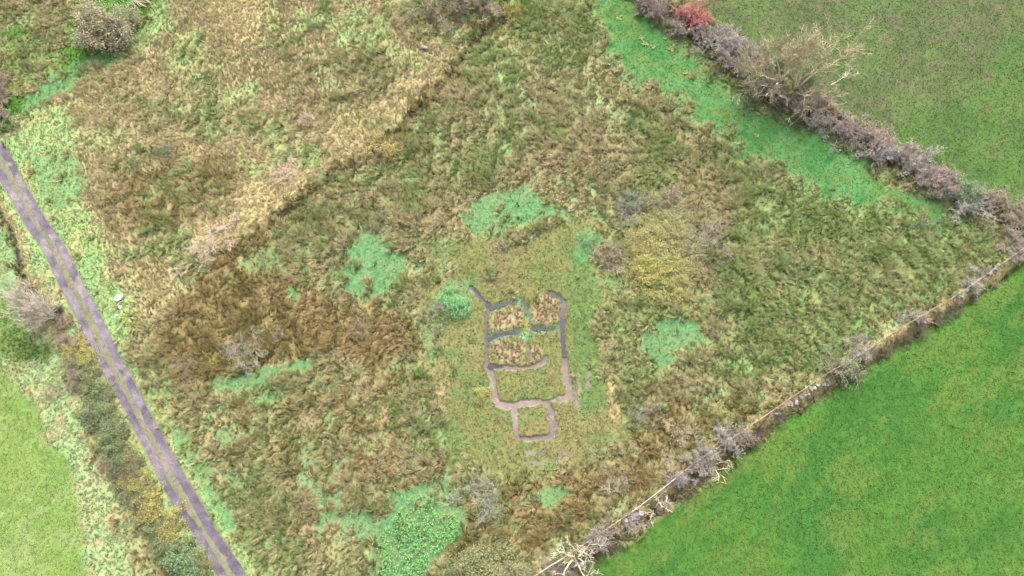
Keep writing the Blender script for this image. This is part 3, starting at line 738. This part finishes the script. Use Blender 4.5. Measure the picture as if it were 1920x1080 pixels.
# ---- bare trees
def bare_tree(px, py, h, seed, P, col, label, name='bare_tree', stems=((0, 0, 1),), L0=None, twig=None):
    x, y, z = base_at(px, py)
    t = bpy.data.objects.new(name, None); COL.objects.link(t); t.location = (x, y, z-.05); t.empty_display_size = .5
    for part, f in (('trunk', lambda l: l == 0), ('branches', lambda l: l > 0)):
        w = Woody(seed)
        for i, d in enumerate(stems):
            w.grow(Vector((d[0]*.25, d[1]*.25, -.2)), Vector(d), (L0 or h*.55)*w.r.uniform(.8, 1.1), P['r0'], 0, P, f)
        o = link(part, w.mesh(part), t); setcol(o, col if part == 'trunk' or not twig else twig, 1.5 if part == 'trunk' else 1.2)
    tag(t, label, 'tree'); return t
PA = dict(lev=4, kids=[5, 6, 6, 5], start=[.35, .25, .2, .2], len=[.75, .62, .55, .5], ang=(16, 42), wig=[.1, .16, .2, .24, .28], up=.07, rad=.6, rmin=.019, r0=.19)
bare_tree(1464, 150, 9.5, 501, PA, (206,198,160), 'tall pale barked bare tree, left of the pair in the top right hedge', stems=((-.35,.1,1),(.3,.3,1),(-.1,-.25,1),(-1,-.25,.5),(-.7,-.7,.5)), twig=(188,176,134))
bare_tree(1492, 168, 9.5, 502, PA, (200,190,150), 'tall pale bare tree with spreading crown, right of the pair in the hedge', stems=((.05,.3,1),(.32,.15,1),(-.2,.15,1),(.15,-.8,.55)), twig=(190,176,134))
PS = dict(PA, lev=3, kids=[4, 5, 5], r0=.09, up=.0, rmin=.018)
bare_tree(1552, 160, 4, 503, PS, (214,208,180), 'short pale dead limb leaning out over the far field', 'dead_tree', stems=((.8,.2,.5),))
PL = dict(lev=4, kids=[7, 7, 5, 4], start=[.2, .2, .2, .2], len=[.72, .62, .55, .5], ang=(10, 28), wig=[.05, .07, .1, .12, .14], up=.05, wind=(-.04, .02, 0), rad=.6, rmin=.015, r0=.1)
bt = bare_tree(107, 594, 7.2, 504, PL, (190,178,164), 'leafless fan shaped grey tree leaning over the margin left of the track', stems=((-.3,.05,1),(-.1,.35,1),(-.35,-.3,1),(.1,-.1,1),(-.5,.15,1)), L0=3.6, twig=(206,192,174))
PK = dict(lev=3, kids=[5, 4, 4], start=[.3, .25, .2], len=[.7, .6, .5], ang=(28, 62), wig=[.16, .22, .26, .3], up=-.01, rad=.62, rmin=.026, r0=.13)
bare_tree(1080, 1046, 5, 505, PK, (214,202,168), 'pale lichen covered bare tree spreading beside the fence at bottom centre', stems=((-.8,.3,.8),(.5,.5,.8),(-.2,.8,.8),(.2,-.8,.8),(-.7,-.3,.8),(.8,-.1,.8)), L0=2.7, twig=(198,188,162))
PK2 = dict(PK, lev=2, kids=[6, 5], r0=.07, rmin=.024)
bare_tree(1339, 868, 2.8, 506, PK2, (220,204,164), 'small cream limbed bare tree below the biggest grey fence shrub', 'dead_tree', stems=((-.9,.2,.5),(.7,.1,.5),(.1,.9,.6),(.2,-.8,.5),(-.4,-.5,.6)), L0=1.6)
bare_tree(1226, 950, 2.4, 507, PK2, (214,196,168), 'little cream limbed bare tree at the lower end of the white fence rail', 'dead_tree', stems=((-.5,.6,.6),(.7,.1,.5),(-.1,-.8,.6),(.5,.6,.6)), L0=1.5)

# ---- shrubs along the fence bank
GB = 'bare shrubs along the fence bank'
for px, py, w, h, c, lab in [
 (1112,1016,3.4,2.2,(176,160,156),'mauve grey twiggy shrub right behind the bottom pale tree'),
 (1075,1066,2.2,1.0,(176,140,134),'low pinkish shrub beneath the bottom pale tree'),
 (1358,838,3.8,2.2,(180,166,164),'biggest grey shrub astride the fence bank'),
 (1300,872,3.0,1.8,(178,164,156),'grey brown shrub halfway between the white rail end and the biggest grey shrub'),
 (1322,860,2.6,1.8,(170,160,156),'dusty grey shrub touching the biggest grey fence shrub on its left'),
 (1384,814,2.8,1.6,(178,158,148),'pinkish shrub touching the biggest grey fence shrub on its right'),
 (1264,892,2.4,1.6,(186,176,184),'small silvery shrub where the white rail ends'),
 (1284,898,1.8,1.2,(184,172,184),'tiny lilac grey shrub just right of the white rail end'),
 (1240,938,2.6,1.0,(150,124,110),'low brown shrub at the lower end of the white rail'),
 (1180,975,2.4,1.0,(176,150,148),'low pinkish shrub over the lilac grey stones'),
 (1148,990,2.6,.9,(150,128,104),'low brown shrub left of the lilac grey stones'),
 (1040,1072,3.0,.9,(160,138,126),'low brown grey shrub along the fence left of the bottom pale tree'),
 (1596,668,2.8,1.6,(184,172,164),'pale grey shrub right beside the round green willow'),
 (1612,660,2.0,1.2,(180,164,154),'small beige shrub second right of the round green willow'),
 (1614,640,1.8,1.0,(176,170,172),'small white grey shrub on the fence right of the round green willow'),
 (1684,598,1.8,1.0,(182,172,170),'small white grey shrub on the fence, middle of the upper run'),
 (1716,594,2.6,1.0,(170,138,128),'low pinkish brown shrub on the bank, middle of the upper run'),
 (1808,532,3.0,1.4,(176,160,158),'mauve grey shrub on the bank beside the white stones'),
 (1840,514,2.2,1.0,(168,150,142),'brownish shrub on the bank just above the white stones'),
 (1894,474,3.4,1.6,(182,154,154),'pink grey shrub at the right end of the fence bank'),
 (1918,462,2.8,1.4,(178,152,150),'pink grey shrub cut by the right frame edge on the fence bank'),
 (1872,528,1.8,.7,(150,110,84),'small rusty shrub in the pasture edge near the right end'),
 (1826,552,1.8,.6,(150,132,108),'faint brown shrub in the pasture edge below the mauve grey shrub'),
]: bare_shrub(px, py, w, h, c, lab, GB)
leafy_shrub(1566, 688, 4.2, 2.4, (112,150,92), 'round green willow bush on the fence bank', GB, (140,130,110), True)
GR = 'brambles on the pasture side of the fence'
for px, py, w, h, c, lab in [
 (1318,888,2.6,1.1,(96,88,60),'dark bramble below the small cream limbed tree'),(1300,906,2.6,1.0,(94,90,58),'dark bramble below the tiny lilac grey shrub'),
 (1276,916,2.2,1.0,(140,122,68),'tawny bramble beside the white rail end'),(1258,940,2.6,.9,(98,86,62),'dark brown bramble right of the little cream limbed tree'),
 (1378,838,2.4,1.0,(84,78,54),'dark bramble in shade right of the biggest grey shrub'),(1396,818,2.2,.9,(110,92,66),'brown bramble at the top of the shaded run'),
 (1150,1006,2.4,.9,(92,82,54),'dark bramble below the lilac grey stones'),(1134,1020,2.4,.9,(96,84,56),'dark bramble right of the bottom pale tree'),
 (1580,704,2.6,1.0,(112,88,66),'reddish brown bramble below the round green willow'),(1606,688,2.2,.9,(92,88,58),'dark bramble right below the pale grey shrub'),
 (1652,660,2.2,.8,(86,94,56),'dark green bramble on the pasture edge right of the willow'),(1690,638,2.2,.8,(84,88,56),'dark green bramble below the small white grey shrub'),
 (1722,612,2.4,.8,(92,86,60),'dark bramble below the low pinkish brown shrub'),(1756,592,2.2,.8,(84,88,54),'dark green bramble left of the white stones'),
 (1784,580,2.2,.8,(88,92,60),'dark green bramble just below the white stones'),(1458,782,2.0,.7,(78,98,54),'low dark bramble left of the stone row'),(1420,806,2.0,.8,(88,84,58),'low dark bramble between stone row and grey shrubs'),
]: leafy_shrub(px, py, w, h, c, lab, GR, (100,86,74), True, 'bramble', 'bramble')

# ---- leafy hedge left of the track
GL = 'hedge bushes left of the track'
for px, py, w, h, c, lab in [
 (146,652,1.94,1.2,(196,184,72),'bright yellow bush at the upper end of the left hedge'),
 (161,676,2.29,1.4,(178,172,74),'yellow green bush second from the upper end of the left hedge'),
 (148,690,2.11,1.3,(112,112,76),'dull dark bush behind the yellow green one in the left hedge'),
 (179,706,2.46,1.5,(134,146,84),'green bush with yellow flecks below the yellow ones'),
 (164,722,2.11,1.4,(112,104,78),'brownish bush on the field side below the yellow ones'),
 (187,734,2.64,1.6,(122,140,84),'mid green bush, upper part of the left hedge'),
 (193,764,2.82,1.7,(118,142,90),'mid green bush, upper middle of the left hedge'),
 (176,774,2.11,1.4,(96,106,72),'dark green bush on the field side, upper middle of the left hedge'),
 (206,796,2.82,1.7,(124,140,92),'grey green bush, middle of the left hedge'),
 (211,828,2.82,1.7,(114,134,84),'large grey green bush, middle of the left hedge'),
 (226,856,2.64,1.6,(104,124,76),'deep green bush, lower middle of the left hedge'),
 (247,868,2.29,1.4,(150,140,84),'tawny green bush on the track side, lower middle of the left hedge'),
 (236,890,2.64,1.5,(116,108,80),'brown green bush, lower middle of the left hedge'),
 (260,906,2.46,1.5,(170,162,78),'yellow flecked bush where the left hedge turns yellow'),
 (258,930,2.46,1.5,(106,116,76),'dark bush on the field side beside the lower yellow stretch'),
 (289,944,2.64,1.5,(188,172,72),'yellow bush, upper of the lower yellow stretch'),
 (307,970,2.64,1.5,(190,172,68),'brightest yellow bush in the lower yellow stretch'),
 (289,982,2.46,1.4,(120,136,84),'green bush on the field side of the brightest yellow bush'),
 (328,996,2.46,1.4,(166,152,80),'tawny yellow bush below the brightest yellow bush'),
 (312,1018,2.46,1.4,(110,132,76),'green bush near the bottom of the left hedge'),
 (341,1030,2.46,1.4,(170,160,70),'last yellow bush at the bottom of the left hedge'),
 (367,1064,2.46,1.4,(128,136,72),'olive bush at the bottom frame edge by the track'),
]: leafy_shrub(px, py, w*1.0, h*.9, tuple(np.array(c)*.85+np.array((140,160,96))*.15+8), lab, GL, (110,98,82), False, 'hedge_bush', 'bush')
leafy_shrub(346, 1070, 4.2, 1.8, (108,152,102), 'feathery blue green bush at the bottom of the left hedge', GL, (100,110,80))
for px, py, w, h, c, lab in [(136,640,2.6,1.2,(140,116,96),'brown bare shrub between the fan shaped tree and the yellow bush'),(120,612,2.2,1.0,(150,120,96),'rusty low shrub at the foot of the fan shaped tree'),
  (140,712,2.6,1.2,(132,116,100),'brown bare shrub on the field side of the upper left hedge'),(176,760,2.4,1.1,(136,120,96),'brown bare shrub on the field side, upper middle of the left hedge'),(212,870,2.2,1.0,(140,116,90),'brown bare shrub on the field side, lower middle of the left hedge')]:
    bare_shrub(px, py, w, h, c, lab, GL)
leafy_shrub(112, 594, 1.5, 1.1, (70,74,76), 'dark clump at the foot of the fan shaped grey tree', 'hedge bushes left of the track', (80,80,86))

# ---- willows and scrub scattered over the wet field
GS = 'bushes scattered over the wet field'
for px, py, w, h, c, sc, thin, lab in [
 (205,72,5.6,5.0,(182,172,140),(150,140,126),False,'large grey brown willow at the top left'),
 (182,58,4.2,4.2,(172,164,130),(150,140,126),False,'grey olive willow joined to the left of the large one at top left'),
 (232,48,3.6,3.8,(178,166,142),(150,140,126),False,'grey willow joined to the right of the large one at top left'),
 (716,282,3.0,2.0,(194,176,94),(96,84,82),False,'yellow bush with dark stems on the old ditch line'),
 (462,662,4.2,1.4,(138,150,112),(150,136,118),True,'wide silver green willow in the brown rushes at left'),
 (442,652,2.6,1.2,(134,148,120),(150,136,118),True,'small silver green willow touching the wide one on its left'),
 (345,696,2.6,1.1,(150,136,104),(150,136,118),True,'thin greyish willow near the track side edge of the brown rushes'),
 (516,640,2.2,1.0,(162,154,116),(150,136,118),True,'small pale willow just right of the wide silver green one'),
 (677,614,2.4,1.1,(156,144,112),(150,136,118),True,'small pale willow in the brown rushes below the round mint patch'),
 (853,566,3.0,1.3,(106,186,112),(120,130,90),False,'bright green bush by the upper left end of the trench'),
 (836,590,2.0,.9,(110,180,110),(120,130,90),True,'low bright green bush just below left of the brighter one'),
 (812,592,2.6,1.0,(148,160,112),(140,130,110),True,'pale grey green bush left of the bright green one'),
 (945,462,1.8,1.0,(160,164,106),(140,130,110),True,'small pale green bush below the oval mint patch'),
 (920,512,1.6,.8,(136,156,86),(140,130,110),False,'small green bush above the trench outline'),
 (906,742,1.6,.8,(184,180,86),(140,130,90),False,'small yellow green bush left of the trench corner'),
 (896,938,4.0,1.3,(128,140,112),(144,142,122),True,'wide grey green willow above the nettles at the bottom'),
 (916,926,2.8,1.1,(140,150,120),(156,154,132),True,'grey willow joined to the right of the wide one at the bottom'),
 (1210,782,3.0,1.3,(128,148,116),(140,130,118),True,'blue green willow right of the dug outline'),
 (1280,806,3.0,1.2,(172,162,122),(160,146,126),True,'pale straw coloured willow between the blue green one and the fence'),
 (1357,776,2.0,1.0,(188,184,106),(150,140,100),False,'small bright lime yellow bush near the fence'),
 (1184,388,3.4,1.6,(126,144,124),(130,126,120),True,'blue grey willow at the top left of the yellow thicket'),
 (1172,414,2.4,1.2,(148,152,108),(150,140,116),True,'pale grey green willow left above the yellow thicket'),
 (1216,392,2.6,1.4,(140,150,96),(150,140,116),True,'grey green willow right of the blue grey one'),
 (1244,380,3.4,1.6,(156,140,112),(160,140,124),True,'pinkish grey willow at the top of the yellow thicket'),
 (1276,406,2.8,1.4,(148,152,110),(150,140,120),True,'grey green willow at the upper right of the yellow thicket'),
 (1334,424,2.6,1.3,(160,156,126),(160,150,136),True,'small whitish willow off the right of the yellow thicket'),
 (1322,462,4.0,1.6,(150,144,112),(156,144,130),True,'wide grey willow along the right edge of the yellow thicket'),
 (1316,490,3.0,1.4,(146,140,112),(156,144,130),True,'grey willow at the lower right edge of the yellow thicket'),
 (1148,482,3.4,1.6,(156,140,108),(156,138,122),True,'brownish grey willow at the left edge of the yellow thicket'),
 (1172,462,2.0,1.0,(110,146,92),(140,130,110),True,'small green bush between brownish willow and yellow thicket'),
 (1100,460,2.6,.9,(104,176,104),(120,130,90),True,'low bright green bush at the top of the green mown strip'),
 (845,30,5.0,3.2,(158,140,112),(164,146,126),True,'wide brown willow at the top centre'),
 (810,18,3.6,2.6,(132,138,92),(150,140,116),True,'grey green willow left of the wide brown one at top centre'),
 (905,22,4.6,3.0,(160,138,116),(168,148,132),True,'wide pinkish brown willow right of the brown one at top centre'),
 (868,8,4.2,3.0,(134,130,98),(140,130,112),True,'olive willow behind the brown ones at top centre'),
 (760,42,3.0,1.4,(150,140,96),(150,136,112),True,'low tan willow at the left end of the top centre scrub'),
 (964,26,2.4,1.6,(170,164,64),(130,120,80),False,'yellow green bush beside the blue water glint at top centre'),
 (583,42,2.2,.8,(92,168,92),(120,120,80),True,'small bright green bush in the straw at the top'),
 (318,284,2.6,1.0,(104,112,80),(110,104,90),True,'dark green bush alone in the straw meadow at left'),
 (1742,424,2.4,1.0,(104,158,104),(120,120,90),True,'small green bush below the end of the bright green strip'),
 (1560,560,2.0,.8,(140,144,98),(150,140,110),True,'small pale bush in the olive rushes at right'),
 (1130,320,2.0,.9,(128,138,92),(140,130,110),True,'small dull green bush in the rushes above the yellow thicket'),
 (900,1078,4.0,1.8,(138,146,92),(120,116,90),False,'rounded olive bush at the bottom edge, left of three'),
 (928,1066,4.2,1.9,(148,154,94),(120,116,90),False,'rounded olive bush at the bottom edge, middle and tallest of three'),
 (960,1080,3.6,1.7,(152,150,104),(120,116,90),False,'rounded pale olive bush at the bottom edge, right of three'),
 (872,1090,3.6,1.6,(128,138,88),(120,116,90),True,'dull green bush cut by the bottom edge left of the olive trio'),
]: leafy_shrub(px, py, w, h, c, lab, GS, sc, thin, 'willow_bush', 'bush')
GY = 'bushes of the yellow thicket'
for px, py, w, h, c, lab in [
 (1192,478,3.6,1.7,(186,166,72),'golden bush at the left side of the yellow thicket'),(1206,450,3.4,1.8,(172,160,80),'yellow bush at the upper left of the yellow thicket'),
 (1226,424,3.6,1.8,(168,164,84),'yellow green bush at the top of the yellow thicket'),(1262,430,3.6,1.8,(170,164,92),'pale yellow bush at the upper right of the yellow thicket'),
 (1232,462,4.2,2.1,(172,160,84),'largest yellow bush at the heart of the yellow thicket'),(1272,468,3.8,1.9,(170,158,92),'dull yellow bush right of the thicket heart'),
 (1216,502,3.8,1.8,(186,174,66),'bright yellow bush at the lower left of the yellow thicket'),(1250,502,4.0,1.9,(176,174,78),'lemon green bush in the lower middle of the yellow thicket'),
 (1286,504,3.4,1.6,(172,160,82),'yellow bush at the lower right of the yellow thicket'),(1240,536,3.6,1.5,(188,172,66),'bright yellow bush at the bottom tip of the yellow thicket'),(1272,532,3.0,1.4,(178,170,82),'yellow bush right of the bottom tip of the thicket'),
]: leafy_shrub(px, py, w, h*.75, c, lab, GY, (150,138,96), False, 'willow_bush', 'bush')
for px, py, w, h, c, lab in [(2,178,3.6,2.0,(132,112,98),'purple brown bare shrub on the left frame edge'),(-6,215,3.6,1.8,(140,118,104),'brown bare shrub on the left frame edge, lower of two'),
 (526,326,2.8,.8,(186,158,130),'pinkish dead shrub at the edge of the straw meadow'),(568,222,2.4,.8,(170,142,112),'small pinkish dead shrub in the straw meadow'),
 (370,478,3.0,.8,(196,168,140),'pale pinkish bare shrub at the lower end of the pale straw band'),(400,455,3.0,.8,(190,164,134),'pale pinkish bare shrub in the lower pale straw band'),(430,425,2.6,.7,(190,166,134),'pale tan bare shrub in the middle of the pale straw band'),
 (1148,905,2.4,.8,(178,164,140),'thin pale bare shrub in the brown rushes near the fence'),(1165,898,1.8,.7,(186,170,150),'tiny pale bare shrub beside the thin one near the fence'),(712,296,2.2,.7,(120,100,100),'dark twiggy shrub under the yellow bush on the old ditch')]:
    bare_shrub(px, py, w, h, c, lab, GS)

# ---- stones
import bmesh
def stone_mesh(seed, flat=.6):
    bm = bmesh.new(); bmesh.ops.create_icosphere(bm, subdivisions=3, radius=.5)
    rr = random.Random(seed); pl_ = [(Vector((rr.gauss(0, 1), rr.gauss(0, 1), rr.gauss(0, 1))).normalized(), rr.uniform(.28, .42)) for _ in range(9)]
    for v in bm.verts:
        for nn, dd in pl_:
            e = v.co.dot(nn)-dd
            if e > 0: v.co -= nn*e*.85
        v.co.z *= flat; v.co *= 1+.05*math.sin(v.co.x*23+seed)*math.sin(v.co.y*19)
    me = bpy.data.meshes.new('field_stone'); bm.to_mesh(me); bm.free(); me.materials.append(M_STONE)
    a = me.attributes.new('Col', 'FLOAT_COLOR', 'POINT'); a.data.foreach_set('color', np.ones(len(me.vertices)*4, np.float32))
    return me
SM = [stone_mesh(s) for s in range(6)]
def stone(px, py, s, c, label, group=None, name='field_stone', cat='stone'):
    c = tuple(np.array(c)*np.array((.86,.84,.8)))
    global count; count += 1
    x, y, z = base_at(px, py); o = link(name, SM[count % 6]); o.location = (x, y, z+s*.12)
    o.scale = (s, s*R.uniform(.6, .95), s*R.uniform(.7, 1)); o.rotation_euler = (R.gauss(0, .15), R.gauss(0, .15), R.uniform(0, 6.28))
    setcol(o, c); tag(o, label, cat, group); return o
stone(796, 91, 1.3, (158,158,166), 'grey boulder lying in the grass below the top centre scrub')
for i in range(15):   # fallen wall between pasture and bank
    t = i/14; stone(1452+t*86+R.uniform(-3, 3), 778-t*56+R.uniform(-3, 3), R.uniform(.35, .75), R.choice([(206,206,212),(184,184,194),(170,166,172)]), 'pale grey stone in the tumbled row on the pasture edge left of the round willow', 'stones of the tumbled row')
for i in range(14):
    t = R.random(); stone(1170+t*36+R.uniform(-5, 5), 984-t*26+R.uniform(-6, 6), R.uniform(.4, .85), R.choice([(188,180,204),(174,160,176),(200,194,212),(166,150,158)]), 'lilac grey stone in the heap by the lower fence bank', 'stones of the lilac grey heap')
for i in range(9):
    t = R.random(); stone(1790+t*20+R.uniform(-4, 4), 560-t*14+R.uniform(-5, 5), R.uniform(.35, .8), R.choice([(206,208,218),(180,182,190),(160,160,160)]), 'whitish stone in the small heap under the mauve grey shrub', 'stones of the white heap')
for i in range(8):
    t = R.random(); stone(1845+t*24+R.uniform(-3, 3), 514-t*14+R.uniform(-3, 3), R.uniform(.4, .9), R.choice([(190,192,202),(170,174,182),(160,164,160)]), 'blue grey stone on the bank top near the right end of the fence', 'stones at the fence end')
for i in range(5): stone(1548+R.uniform(-8, 10), 716+R.uniform(-5, 5), R.uniform(.4, .7), (182,184,192), 'pale stone at the foot of the round green willow', 'stones below the willow')
# white sack and litter on the verge
def sack(px, py, s, label, seed):
    bm = bmesh.new(); bmesh.ops.create_icosphere(bm, subdivisions=4, radius=.5)
    for v in bm.verts:
        p = v.co*5; f = math.sin(p.x*1.7+seed)*math.cos(p.y*2.1+seed)*.14+math.sin(p.x*4+p.y*3)*.05+math.sin(p.z*6+p.x*5)*.03
        v.co *= 1+f; v.co.z *= .5; v.co.x *= 1.5
        if v.co.x > .3: v.co.y *= .75; v.co.y += .12
    me = bpy.data.meshes.new('white_sack'); bm.to_mesh(me); bm.free(); me.materials.append(M_STONE)
    a = me.attributes.new('Col', 'FLOAT_COLOR', 'POINT'); a.data.foreach_set('color', np.ones(len(me.vertices)*4, np.float32))
    x, y, z = base_at(px, py); o = link('white_sack', me); o.location = (x, y, z+s*.2); o.scale = (s, s, s); o.rotation_euler = (0, 0, .5)
    o.color = (.78, .78, .78, 1); tag(o, label, 'sack')
sack(224, 559, .72, 'largest crumpled white sack dumped on the verge beside the track', 1)
sack(225, 577, .36, 'small white sack between the largest one and the spiky plants', 2)
sack(220, 591, .24, 'tiny white scrap of sack, lowest of the litter by the spiky plants', 3)

# spiky plants, dock rosettes
def rosette(name, px, py, nl, L, wid, tips, bases, label, cat, group, lift=.8, seed=0):
    g = np.random.default_rng(seed); x, y, z = base_at(px, py)
    a = g.uniform(0, 6.28, nl); co = []; F = []; Cc = []; 
    for i in range(nl):
        le = L*g.uniform(.6, 1.15); el = g.uniform(.25, 1.2)*lift; c, s = math.cos(a[i]), math.sin(a[i]); b = len(co)
        tc = A(tips[g.integers(len(tips))])*g.uniform(.8, 1.2); bc = A(bases[g.integers(len(bases))])
        for j, (t, w) in enumerate([(0, .6), (.35, 1), (.7, .75)]):
            r = le*t*math.cos(el*(1-.6*t)); h = le*t*math.sin(el)*(1-.45*t); ww = wid*w/2
            co += [(c*r-s*ww, s*r+c*ww, h), (c*r, s*r, h-.2*ww), (c*r+s*ww, s*r-c*ww, h)]; Cc += [bc*(1-t)+tc*t]*3
        r = le*math.cos(el*.4); h = le*math.sin(el)*.5; co.append((c*r, s*r, h)); Cc.append(tc)
        for j in range(2):
            q = b+j*3; F += [(q, q+1, q+4, q+3), (q+1, q+2, q+5, q+4)]
        q = b+6; F += [(q, q+1, b+9), (q+1, q+2, b+9)]
    me = mesh_np(name, np.array(co), np.concatenate([np.array(f) for f in F]), np.array([len(f) for f in F]), np.array(Cc), M_BLADE)
    o = link(name, me); o.location = (x, y, z); tag(o, label, cat, group); return o
rosette('spiky_plant', 243, 596, 60, 1.25, .1, [(196,204,92),(170,196,84),(206,206,120)], [(128,160,60)], 'larger yellow green sword leaved plant on the verge below the white sack', 'plant', 'spiky verge plants', 1, 1)
rosette('spiky_plant', 252, 614, 44, 1.0, .09, [(198,196,104),(184,186,96)], [(132,150,64)], 'smaller yellow green sword leaved plant below the larger one', 'plant', 'spiky verge plants', 1, 2)
for i, (px, py, s, lab) in enumerate([(1204,70,.7,'upper left yellowish dock rosette in the bright green strip'),(1210,82,.6,'dock rosette just below the upper left one in the green strip'),(1224,88,.5,'small pale dock rosette, right of the left pair in the green strip'),
  (1246,72,.45,'lone tiny dock rosette near the hedge in the green strip'),(1264,82,.6,'dock rosette of the middle pair in the green strip, upper'),(1258,92,.55,'dock rosette of the middle pair in the green strip, lower'),
  (1284,137,.5,'pale yellow dock rosette by the rush edge of the green strip'),(1318,118,.5,'faint dock rosette in the middle of the green strip'),(1160,32,.6,'dock rosette at the top of the green strip'),(1382,268,.5,'bright yellow dock rosette at the rush edge lower down the green strip'),(1418,255,.45,'small dock rosette near the hedge lower down the green strip'),
  (1578,548,.6,'bright yellow green dock rosette in the olive rushes at right'),(1258,660,.6,'dock rosette in the lower right mint patch')]):
    rosette('dock_plant', px, py, 12, s, .22, [(176,184,84),(150,170,80),(170,150,84)], [(110,150,70)], lab, 'dock', 'dock plants in the turf', .7, 40+i)

# nettles: a bed of broad leaves
npoly = pl([(715,985),(760,945),(790,920),(830,955),(866,985),(850,1020),(800,1050),(800,1110),(700,1110),(705,1040)])
x, y = sample(60); sd = polysd(x, y, npoly)+(fbm(x, y, 1.6, 130)-.5)*3.2; m = (sd > 0) & (rng.random(len(x)) < .6) & (fbm(x, y, 1.1, 131)+.12*rng.normal(0, 1, len(x)) > .42); x, y = x[m], y[m]; n = len(x)
idx = np.repeat(np.arange(n), 5); zz = height(x, y)[idx]+rng.uniform(.1, .55, n*5)
cbn, ctn = pal([(116,186,90),(100,176,80)]), pal([(140,214,96),(116,202,88),(152,208,118),(104,184,84)])
k = rng.integers(0, 4, n*5); vv = rng.uniform(.75, 1.2, n*5)[:, None]
blades('nettle_bed', x[idx], y[idx], rng.uniform(0, 6.28, n*5), rng.uniform(.9, 1.5, n*5), rng.uniform(.09, .2, n*5), rng.uniform(.06, .11, n*5), cbn[k % 2]*vv, ctn[k]*vv, M_TURF, z0=zz)
tag(bpy.data.objects['nettle_bed'], 'bright green broad leaved weed bed at the bottom centre', 'weeds', kind='stuff')

# cut branches at the top left
for i in range(9):
    px, py = 250+i*3.6+R.uniform(-2, 2), 12-i*1.1+R.uniform(-4, 4)
    x, y, z = base_at(px, py); w = Woody(700+i); L = R.uniform(1.3, 2.2)
    w.tube([Vector((-L/2, 0, 0)), Vector((-L/6, R.uniform(-.06, .06), .02)), Vector((L/4, R.uniform(-.06, .06), .03)), Vector((L/2, 0, 0))], [.07, .07, .06, .04], 6, (R.uniform(.85, 1.1),)*3)
    o = link('cut_branch', w.mesh('cut_branch')); o.location = (x, y, z+.2+R.uniform(0, .25)); o.rotation_euler = (0, R.uniform(-.12, .12), -.75+R.gauss(0, .15))
    setcol(o, R.choice([(206,186,156),(190,170,146),(170,150,130)])); tag(o, 'pale cut branch in the pile beside the large willow at top left', 'branch', 'cut branches in the pile')

# ---- fence on the bank
ft = bpy.data.objects.new('field_fence', None); COL.objects.link(ft); fx, fy, fz = base_at(1432, 780); ft.location = (fx, fy, fz)
M_WOOD, t_, b_ = newmat('weathered_wood', .8, .2); colnodes(t_, b_, .2, 6, .3, 20, True)
M_WIRE, t_, b_ = newmat('galvanised_wire', .4, .5); b_.inputs['Base Color'].default_value = (.45, .45, .46, 1); b_.inputs['Metallic'].default_value = .6
seg = np.hypot(*np.diff(FENCE, axis=0).T); cum = np.concatenate([[0], np.cumsum(seg)])
posts = []; s_ = .5
while s_ < cum[-1]:
    posts.append((np.interp(s_, cum, FENCE[:, 0]), np.interp(s_, cum, FENCE[:, 1]))); s_ += 2.9
posts = [(a, b, hz(a, b)) for a, b in posts]
O3 = Vector((fx, fy, fz))
wires = Woody(9)
railed = [(1000,1084,1048,1050),(1186,960,1262,893),(1392,812,1546,700),(1650,646,1792,550)]
for i, (a, b, c) in enumerate(posts):
    w = Woody(900+i); tl = Vector((R.gauss(0, .03), R.gauss(0, .03), 0)); p0 = Vector((a, b, c-.2))-O3
    w.tube([p0, p0+Vector((0, 0, .7))+tl, p0+Vector((0, 0, 1.38))+tl*2, p0+Vector((0, 0, 1.4))+tl*2], [.06, .06, .055, .002], 7, (1, 1, 1))
    o = link('post', w.mesh('post', M_WOOD), ft); setcol(o, (176,166,150))
    if i+1 < len(posts):
        a2, b2, c2 = posts[i+1]
        for hh in (.35, .65, .95):
            wires.tube([Vector((a, b, c+hh))-O3, Vector(((a+a2)/2, (b+b2)/2, (c+c2)/2+hh-.03))-O3, Vector((a2, b2, c2+hh))-O3], [.006]*3, 3, (1, 1, 1))
        mid = np.array([(a+a2)/2, (b+b2)/2])
        for (x0, y0, x1, y1) in railed:
            q0, q1 = at(x0, y0), at(x1, y1)
            if min(q0[0], q1[0])-.5 < mid[0] < max(q0[0], q1[0])+.5:
                r_ = Woody(950+i); r_.tube([Vector((a, b, c+1.16))-O3+Vector((0, 0, R.gauss(0, .02))), Vector(((a+a2)/2+R.gauss(0, .03), (b+b2)/2+R.gauss(0, .03), (c+c2)/2+1.15))-O3, Vector((a2, b2, c2+1.16))-O3], [.05, .052, .05] if x0 < 1300 else [.038, .04, .038], 6, (1, 1, 1))
                o = link('rail', r_.mesh('rail', M_WOOD), ft); setcol(o, (206,200,192) if x0 < 1300 else (160,152,130), .85)
link('wire', wires.mesh('wire', M_WIRE), ft)
tag(ft, 'weathered post and rail fence with wires along the bank beside the bright pasture', 'fence')
